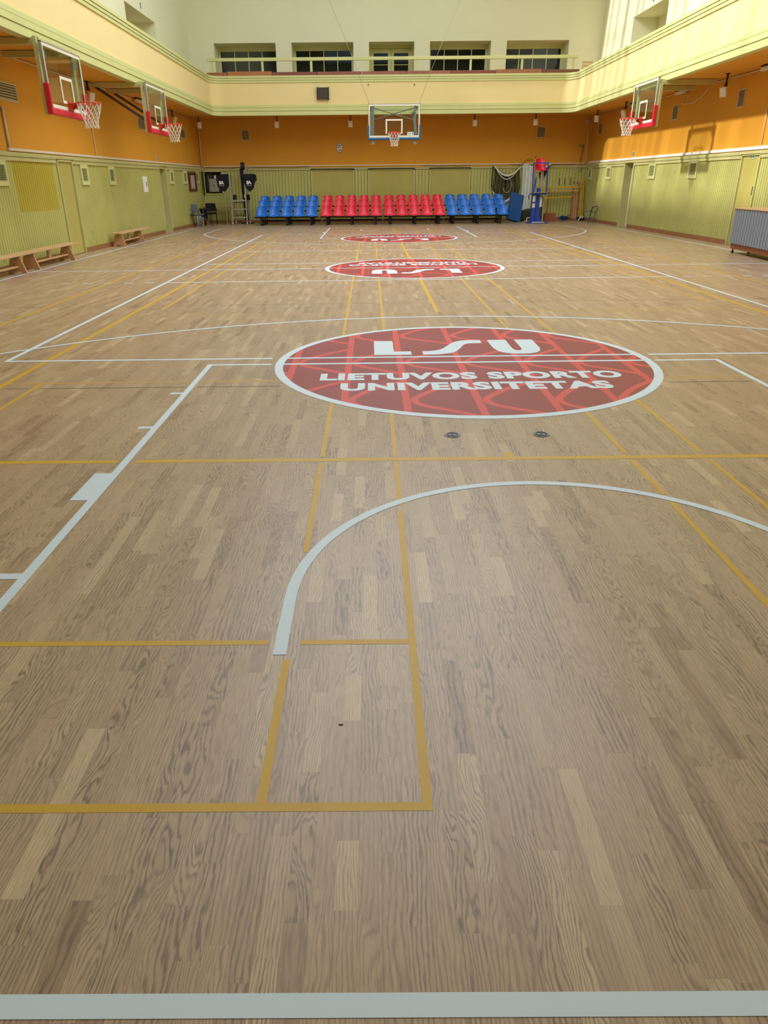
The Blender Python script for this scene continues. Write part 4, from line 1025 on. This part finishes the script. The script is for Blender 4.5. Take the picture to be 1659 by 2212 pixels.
# black padded volleyball post trolley standing behind the ladder
t = empty('padded_post', (-6.17, 31.6, 0)); tag(t, 'tall black padded post with a wheel on top leaning behind the ladder', 'post')
MB().bar((.03, -.02, .12), (-.06, 0, 2.12), .15, .13).build('padded_mast', 'fabric', t, bevel=.02)
k = MB(); k.cyl((-.07, -.02, 2.22), (.07, -.02, 2.22), .14, 20); k.build('top_wheel', 'black', t)
q = MB(); q.box(.0, .18, -.05, .05, 1.98, 2.06); q.box(.10, .20, -.04, .06, 2.05, 2.22); q.box(-.20, -.08, -.05, .05, 1.80, 1.98); q.build('winch', 'grey', t)
MB().box(-.02, .10, -.08, .06, 1.00, 1.14).build('white_sleeve', 'whiteplastic', t)
MB().box(-.22, .30, -.10, .18, .0, .05).build('foot_plate', 'black', t)
for x, s in ((-.33, 'left'), (.22, 'right')):
    o = MB().box(-.06, .07, -.06, .06, 0, .21).build('black_case', 'fabric', bevel=.01); o.location = (-6.17+x, 31.02, .932 if s == 'left' else .932)
    tag(o, 'small black case on the ladder platform, %s side' % s, 'case', 'cases on the ladder')

# ------------------------------------------------------------ far right corner
# leaning blue mat
o = MB().box(-.30, .30, -.09, .09, 0, 1.08).build('gym_mat', 'mblue', bevel=.015); o.rotation_euler = (-.20, .27, .42); o.location = (5.06, 30.75, .05)
tag(o, 'large blue mat leaning beside the right blue bleacher', 'mat')
# black volleyball net
t = empty('volleyball_net', (4.9, YB-.12, 0)); tag(t, 'black volleyball net with white bands hanging in swags from two hooks', 'net')
def sw(u, v):   # u 0..1 across, v 0..1 down
    x = -.54+1.12*u; top = 2.20-.36*math.sin(PI*u)**.9-(.05*u); bot = 1.08-.30*math.sin(PI*min(1, u*1.05))
    if u > .8: bot = 1.05
    return (x+.03*math.sin(6*v+4*u), -.03-.05*math.sin(PI*v)+.02*math.sin(14*u+3*v), top+(bot-top)*v)
q = MB()
for i in range(26): q.tube([sw(i/25, k/14) for k in range(15)], .0065, 4)
for k in range(22): q.tube([sw(i/20, k/21) for i in range(21)], .0065, 4)
for i in range(18): q.tube([(lambda p: (p[0]*.97+.02, p[1]-.03, p[2]-.04))(sw((i+.5)/18, (k/14)**.9)) for k in range(15)], .009, 4)
q.build('netting', 'fabric', t)
q = MB().grid(lambda u, v: (-.54+1.12*u, -.10-.01*math.sin(9*u), 2.20-.36*math.sin(PI*u)**.9-.05*u-.07*v), 20, 2); q.build('top_band', 'whiteplastic', t, solid=.01)
q = MB().grid(lambda u, v: (-.46+.96*u, -.115, 2.10-.45*math.sin(PI*u)**.8-.03*v), 20, 1); q.build('second_band', 'whiteplastic', t, solid=.01)
q = MB().grid(lambda u, v: (-.55+.28*u, -.12, 1.20-.36*u-.07*v), 6, 1); q.build('bottom_band', 'whiteplastic', t, solid=.01)
q = MB().grid(lambda u, v: (-.05+.45*u, -.12, .80+.30*u**1.5-.09*v), 8, 1); q.build('bottom_band', 'whiteplastic', t, solid=.01)
q = MB(); q.tube(cr([(-.1, -.14, 1.78), (.12, -.14, 1.70), (.22, -.15, 1.45), (.18, -.15, 1.2), (.0, -.15, 1.12), (-.12, -.15, 1.3)], 5), .006, 6); q.build('net_cord', 'net', t)
MB().tube([(-.58, -.05, 2.15), (-.60, -.05, 1.8), (-.61, -.05, 1.3)], .02, 5).build('edge_cord', 'fabric', t)
# white net bundle
def wn(u, v):
    x = -.16+.42*u+.03*math.sin(4*v); return (x+.02*math.sin(20*u), -.02-.06*math.sin(PI*u)+.035*math.sin(22*u+2*v), 2.18-1.9*v+.04*math.sin(5*u))
o = MB().grid(wn, 30, 24).build('white_net', 'wnet', smooth=True, solid=.01); o.location = (5.74, 32.17, 0); tag(o, 'long white net hanging in folds behind the referee chair', 'net')
o = MB().tube(cr([(5.54, 32.15, 2.20), (5.62, 32.15, 2.38), (5.77, 32.15, 2.44), (5.98, 32.15, 2.42)], 5), .025, 8).build('yellow_strap', 'yelp', smooth=True); tag(o, 'yellow strap arching over the top of the white net', 'strap')
o = MB().grid(lambda u, v: (5.45+.60*u, 31.45-.05*math.sin(6*u)+.1*v, .40+.10*math.sin(2.5*u)-.42*v), 8, 6).build('canvas_bag', 'olive', solid=.08, smooth=True); tag(o, 'dark green canvas bag on the floor behind the blue stand', 'bag')
o = MB().grid(lambda u, v: (6.30+.14*v+(.45-.42*v)*u, 32.22-.04*math.sin(8*u), 1.88+.28*u-(.55*v)), 8, 6).build('dark_cloth', 'fabric', solid=.02, smooth=True); tag(o, 'black cloth slung on the wall to the right of the referee chair', 'cloth')
o = MB().tube([(6.40, 32.10, 1.99), (6.62, 32.10, 2.14), (6.80, 32.12, 2.22)], [.03, .05, .02], 8).build('white_rag', 'wnet', smooth=True); tag(o, 'white rag sticking out above the black cloth', 'rag')
# referee stand
t = empty('referee_stand', (5.88, 30.05, 0)); tag(t, 'blue referee stand with a raised red seat in the far right corner', 'referee stand')
q = MB(); q.box(-.40, .40, -.36, .36, 0, .025); q.prism([(-.40, .025), (.40, .025), (.22, .07), (-.22, .07)], 'y', -.30, .30); q.build('base_plate', 'rblue', t)
MB().box(-.25, .25, -.38, -.24, .03, .055).build('foot_step', 'whiteplastic', t)
MB().box(-.25, -.11, -.10, .02, .05, 1.10).build('column', 'rblue', t)
q = MB(); q.box(-.07, .07, -.05, .07, .05, 1.30); q.prism([(-.10, .05), (.16, .05), (.05, .50), (-.05, .50)], 'y', -.08, -.04); q.build('lift_column', 'rblue', t)
q = MB()
for x in (-.30, .27): q.bar((x, -.20, 1.14), (x+.0, -.05, 2.20), .045, .05)
q.bar((-.32, -.05, 2.20), (.29, -.05, 2.20), .04); q.bar((-.32, -.22, 1.10), (.30, -.22, 1.10), .06, .05); q.bar((-.24, -.21, 1.14), (-.18, -.16, 1.68), .05, .04); q.build('guard_frame', 'rblue', t)
MB().box(-.28, .26, -.30, -.16, 1.13, 1.155).build('foot_rest', 'lgrey', t)
q = MB(); q.box(-.28, .28, -.16, .20, 1.06, 1.12); q.build('platform', 'rblue', t)
for x, w_ in ((-.20, .10), (.03, .12)):
    MB().box(x, x+w_, .02, .06, 1.30, 1.90).build('seat_support', 'lgrey', t)
s = seat_mesh(); s.v = [(v[0]*.95, v[1]+.02, v[2]*1.2+1.92) for v in s.v]; s.build('seat', 'red', t, smooth=True, solid=.012, recalc=False)
for s_ in (-1, 1): MB().tube(cr([(s_*.25, -.18, 1.08), (s_*.36, -.18, 1.09), (s_*.43+.0, -.18, 1.0), (s_*.40, -.18, .90)] if s_ < 0 else [(.05, -.18, 1.02), (.12, -.18, 1.0), (.15, -.18, .9), (.15, -.1, .2)], 4), .016, 8).build('grab_handle', 'black', t, smooth=True)
for x, z0, z1 in ((-.235, .80, 1.03), (-.235, .58, .74), (-.035+.10, .60, .98)): MB().box(x, x+.10, -.106 if x < 0 else -.06, -.10 if x < 0 else -.05, z0, z1).build('instruction_label', 'whiteplastic', t)
MB().tube([(-.28, -.12, .20), (-.42, -.12, .20), (-.42, -.14, .08), (-.50, -.14, .07)], .016, 8).build('crank', 'whiteplastic', t, smooth=True)
MB().sphere((-.22, 0.05, 2.40), .03).build('knob', 'ink', t); MB().cyl((-.22, .05, 1.1), (-.22, .05, 2.38), .012, 8).build('thin_mast', 'yelp', t)
MB().cyl((.13, .05, .02), (.13, .05, .62), .09, 12).build('dark_tank', 'olive', t)
o = MB().tube([(6.28, 31.0, .9), (6.33, 31.0, .45), (6.33, 31.0, .01)], .022, 8).build('white_tube', 'whiteplastic'); tag(o, 'thin white tube standing right of the blue stand', 'tube')
# yellow wall ladder rack
t = empty('barre_rack', (7.2, YB-.1, 0)); tag(t, 'yellow horizontal bars on brown uprights on the back wall', 'bars')
for (x0, x1, za, zb_, m) in ((-.76, .90, 1.31, 1.31, 'yelp'), (-.56, .82, 1.16, 1.17, 'paleye'), (-.76, .55, .88, .95, 'yelp')):
    MB().bar((x0, -.22, za), (x1, -.22, zb_), .05, .045).build('horizontal_bar', m, t)
for x, z0 in ((-.46, .30), (.56, .10)):
    MB().bar((x, -.18, z0), (x, -.18, 1.34), .04, .04).build('upright', 'card', t)
MB().bar((-.60, -.12, .2), (-.60, -.12, .95), .03).build('upright', 'paleye', t)
for i, x in enumerate((7.19, 7.42, 7.66)):
    o = MB().tube([(x, YB-.05, 1.66), (x+.02, YB-.09, 1.58), (x, YB-.07, 1.50), (x+.03, YB-.06, 1.38)], .012, 6).build('coat_hook', 'ink'); tag(o, 'dark hook and strap on the back panelling above the yellow bars, %s of three' % ('leftmost', 'middle', 'rightmost')[i], 'hook', 'dark hooks above the bars')
t = empty('pulley_wheel', (7.83, YB-.08, 2.02)); tag(t, 'small spoked wheel hanging high in the far right corner', 'wheel')
MB().tube([(.085*math.cos(2*PI*i/24), 0, .085*math.sin(2*PI*i/24)) for i in range(24)], .010, 6, closed=True).build('wheel_rim', 'whiteplastic', t)
q = MB(); q.bar((-.08, 0, 0), (.08, 0, 0), .01); q.bar((0, 0, -.08), (0, 0, .08), .01); q.tube([(0, 0, -.08), (.0, 0, -.17)], .014, 6); q.build('wheel_spokes', 'whiteplastic', t)
t = MB().box(-.22, .24, -.17, .17, 0, .31).build('cardboard_box', 'card', bevel=.004); t.location = (6.70, 31.35, 0); tag(t, 'brown box on the floor right of the referee stand', 'box')
random.seed(4)
q = MB()
for i in range(26):
    a = random.uniform(0, 2*PI); c0 = (random.uniform(-.12, .12), random.uniform(-.08, .08), random.uniform(.05, .11)); r = random.uniform(.06, .12)
    ti = random.uniform(-.8, .8)
    q.tube([(c0[0]+r*math.cos(2*PI*k/12), c0[1]+r*.7*math.sin(2*PI*k/12)*math.cos(ti), max(.01, c0[2]+r*1.1*math.sin(2*PI*k/12)*math.sin(ti)+.02)) for k in range(12)], .009, 5, closed=True)
q.tube([(.10, 0, .15), (.18, 0, .25), (.20, 0, .10)], .012, 5)
t = q.build('rope_net_heap', 'tblue'); t.location = (7.39, 31.6, 0); tag(t, 'heap of dark blue rope netting on the floor', 'net')
q.v = [(v[0]*.9, v[1]*.9, v[2]*.8) for v in q.v]; t = q.build('rope_net_heap', 'ink'); t.location = (7.98, 31.2, 0); tag(t, 'heap of black rope with white strap beside the blue trolley frame', 'net')
o = MB().tube(cr([(7.85, 31.0, .02), (7.9, 31.0, .12), (8.0, 31.0, .20), (8.02, 31.0, .12)], 4), .022, 6).build('white_strap', 'whiteplastic'); tag(o, 'white strap lying on the black rope heap', 'strap')
o = MB().prism([(-.12, .06), (.14, .06), (.10, .75), (.02, 1.0), (-.10, 1.08), (-.14, .85)], 'y', 0, .02).build('brown_board', 'ply'); o.location = (7.95, YB-.10, 0); tag(o, 'brown board standing against the back wall behind the poles', 'board')
for i, (x0, x1, z1, m, s) in enumerate(((7.88, 7.81, 1.47, 'paleye', 'thin pale pole with a dark tip, leftmost in the corner'), (7.94, 7.96, 1.45, 'paleye', 'second thin pale pole with a dark tip in the corner'), (8.02, 8.04, 1.50, 'card', 'light brown pole between the pale and the yellow poles'), (8.09, 8.10, 1.63, 'yelp', 'leftmost of the three yellow poles in the far right corner'), (8.155, 8.155, 1.67, 'yelp', 'middle of the three yellow poles in the far right corner'), (8.225, 8.215, 1.66, 'yelp', 'rightmost of the three yellow poles in the far right corner'))):
    r = .014 if m == 'paleye' else .02
    t = empty('corner_pole', (x0, 31.85, 0)); tag(t, s, 'pole', 'poles in the far right corner')
    MB().cyl((0, -.05, .004), (x1-x0, .30, z1), r, 10).build('pole_shaft', m, t)
    if m == 'paleye': MB().sphere((x1-x0, .30, z1+.01), .032).build('pole_tip', 'ink', t)
    MB().cyl((0, -.05, 0), (0, -.05, .05), r*1.6, 10).build('pole_foot', 'card' if i < 3 else 'paleye', t)
# blue trolley frame
t = empty('trolley_frame', (7.93, 29.95, 0)); tag(t, 'blue tubular trolley frame leaning in the far right corner', 'trolley')
q = MB(); q.bar((.02, -.05, .0), (.19, .12, .60), .035); q.build('main_post', 'tblue', t)
q = MB(); q.tube(cr([(.15, .1, .575), (.30, .12, .60), (.40, .15, .575), (.39, .15, .48), (.33, .13, .38), (.29, .11, .18), (.30, .1, .08), (.22, .08, .02)], 4), .013, 8); q.build('bent_handle', 'tblue', t, smooth=True)
q = MB(); q.tube([(.12, .05, .38), (.33, .13, .38)], .010, 6); q.tube([(.06, 0, .18), (.29, .11, .18)], .010, 6); q.build('cross_bar', 'tblue', t)
q = MB(); q.tube([(.13, .05, .46), (-.12, .0, .40), (-.18, -.02, .22), (-.26, -.02, .06)], .011, 8); q.build('side_arm', 'tblue', t, smooth=True)
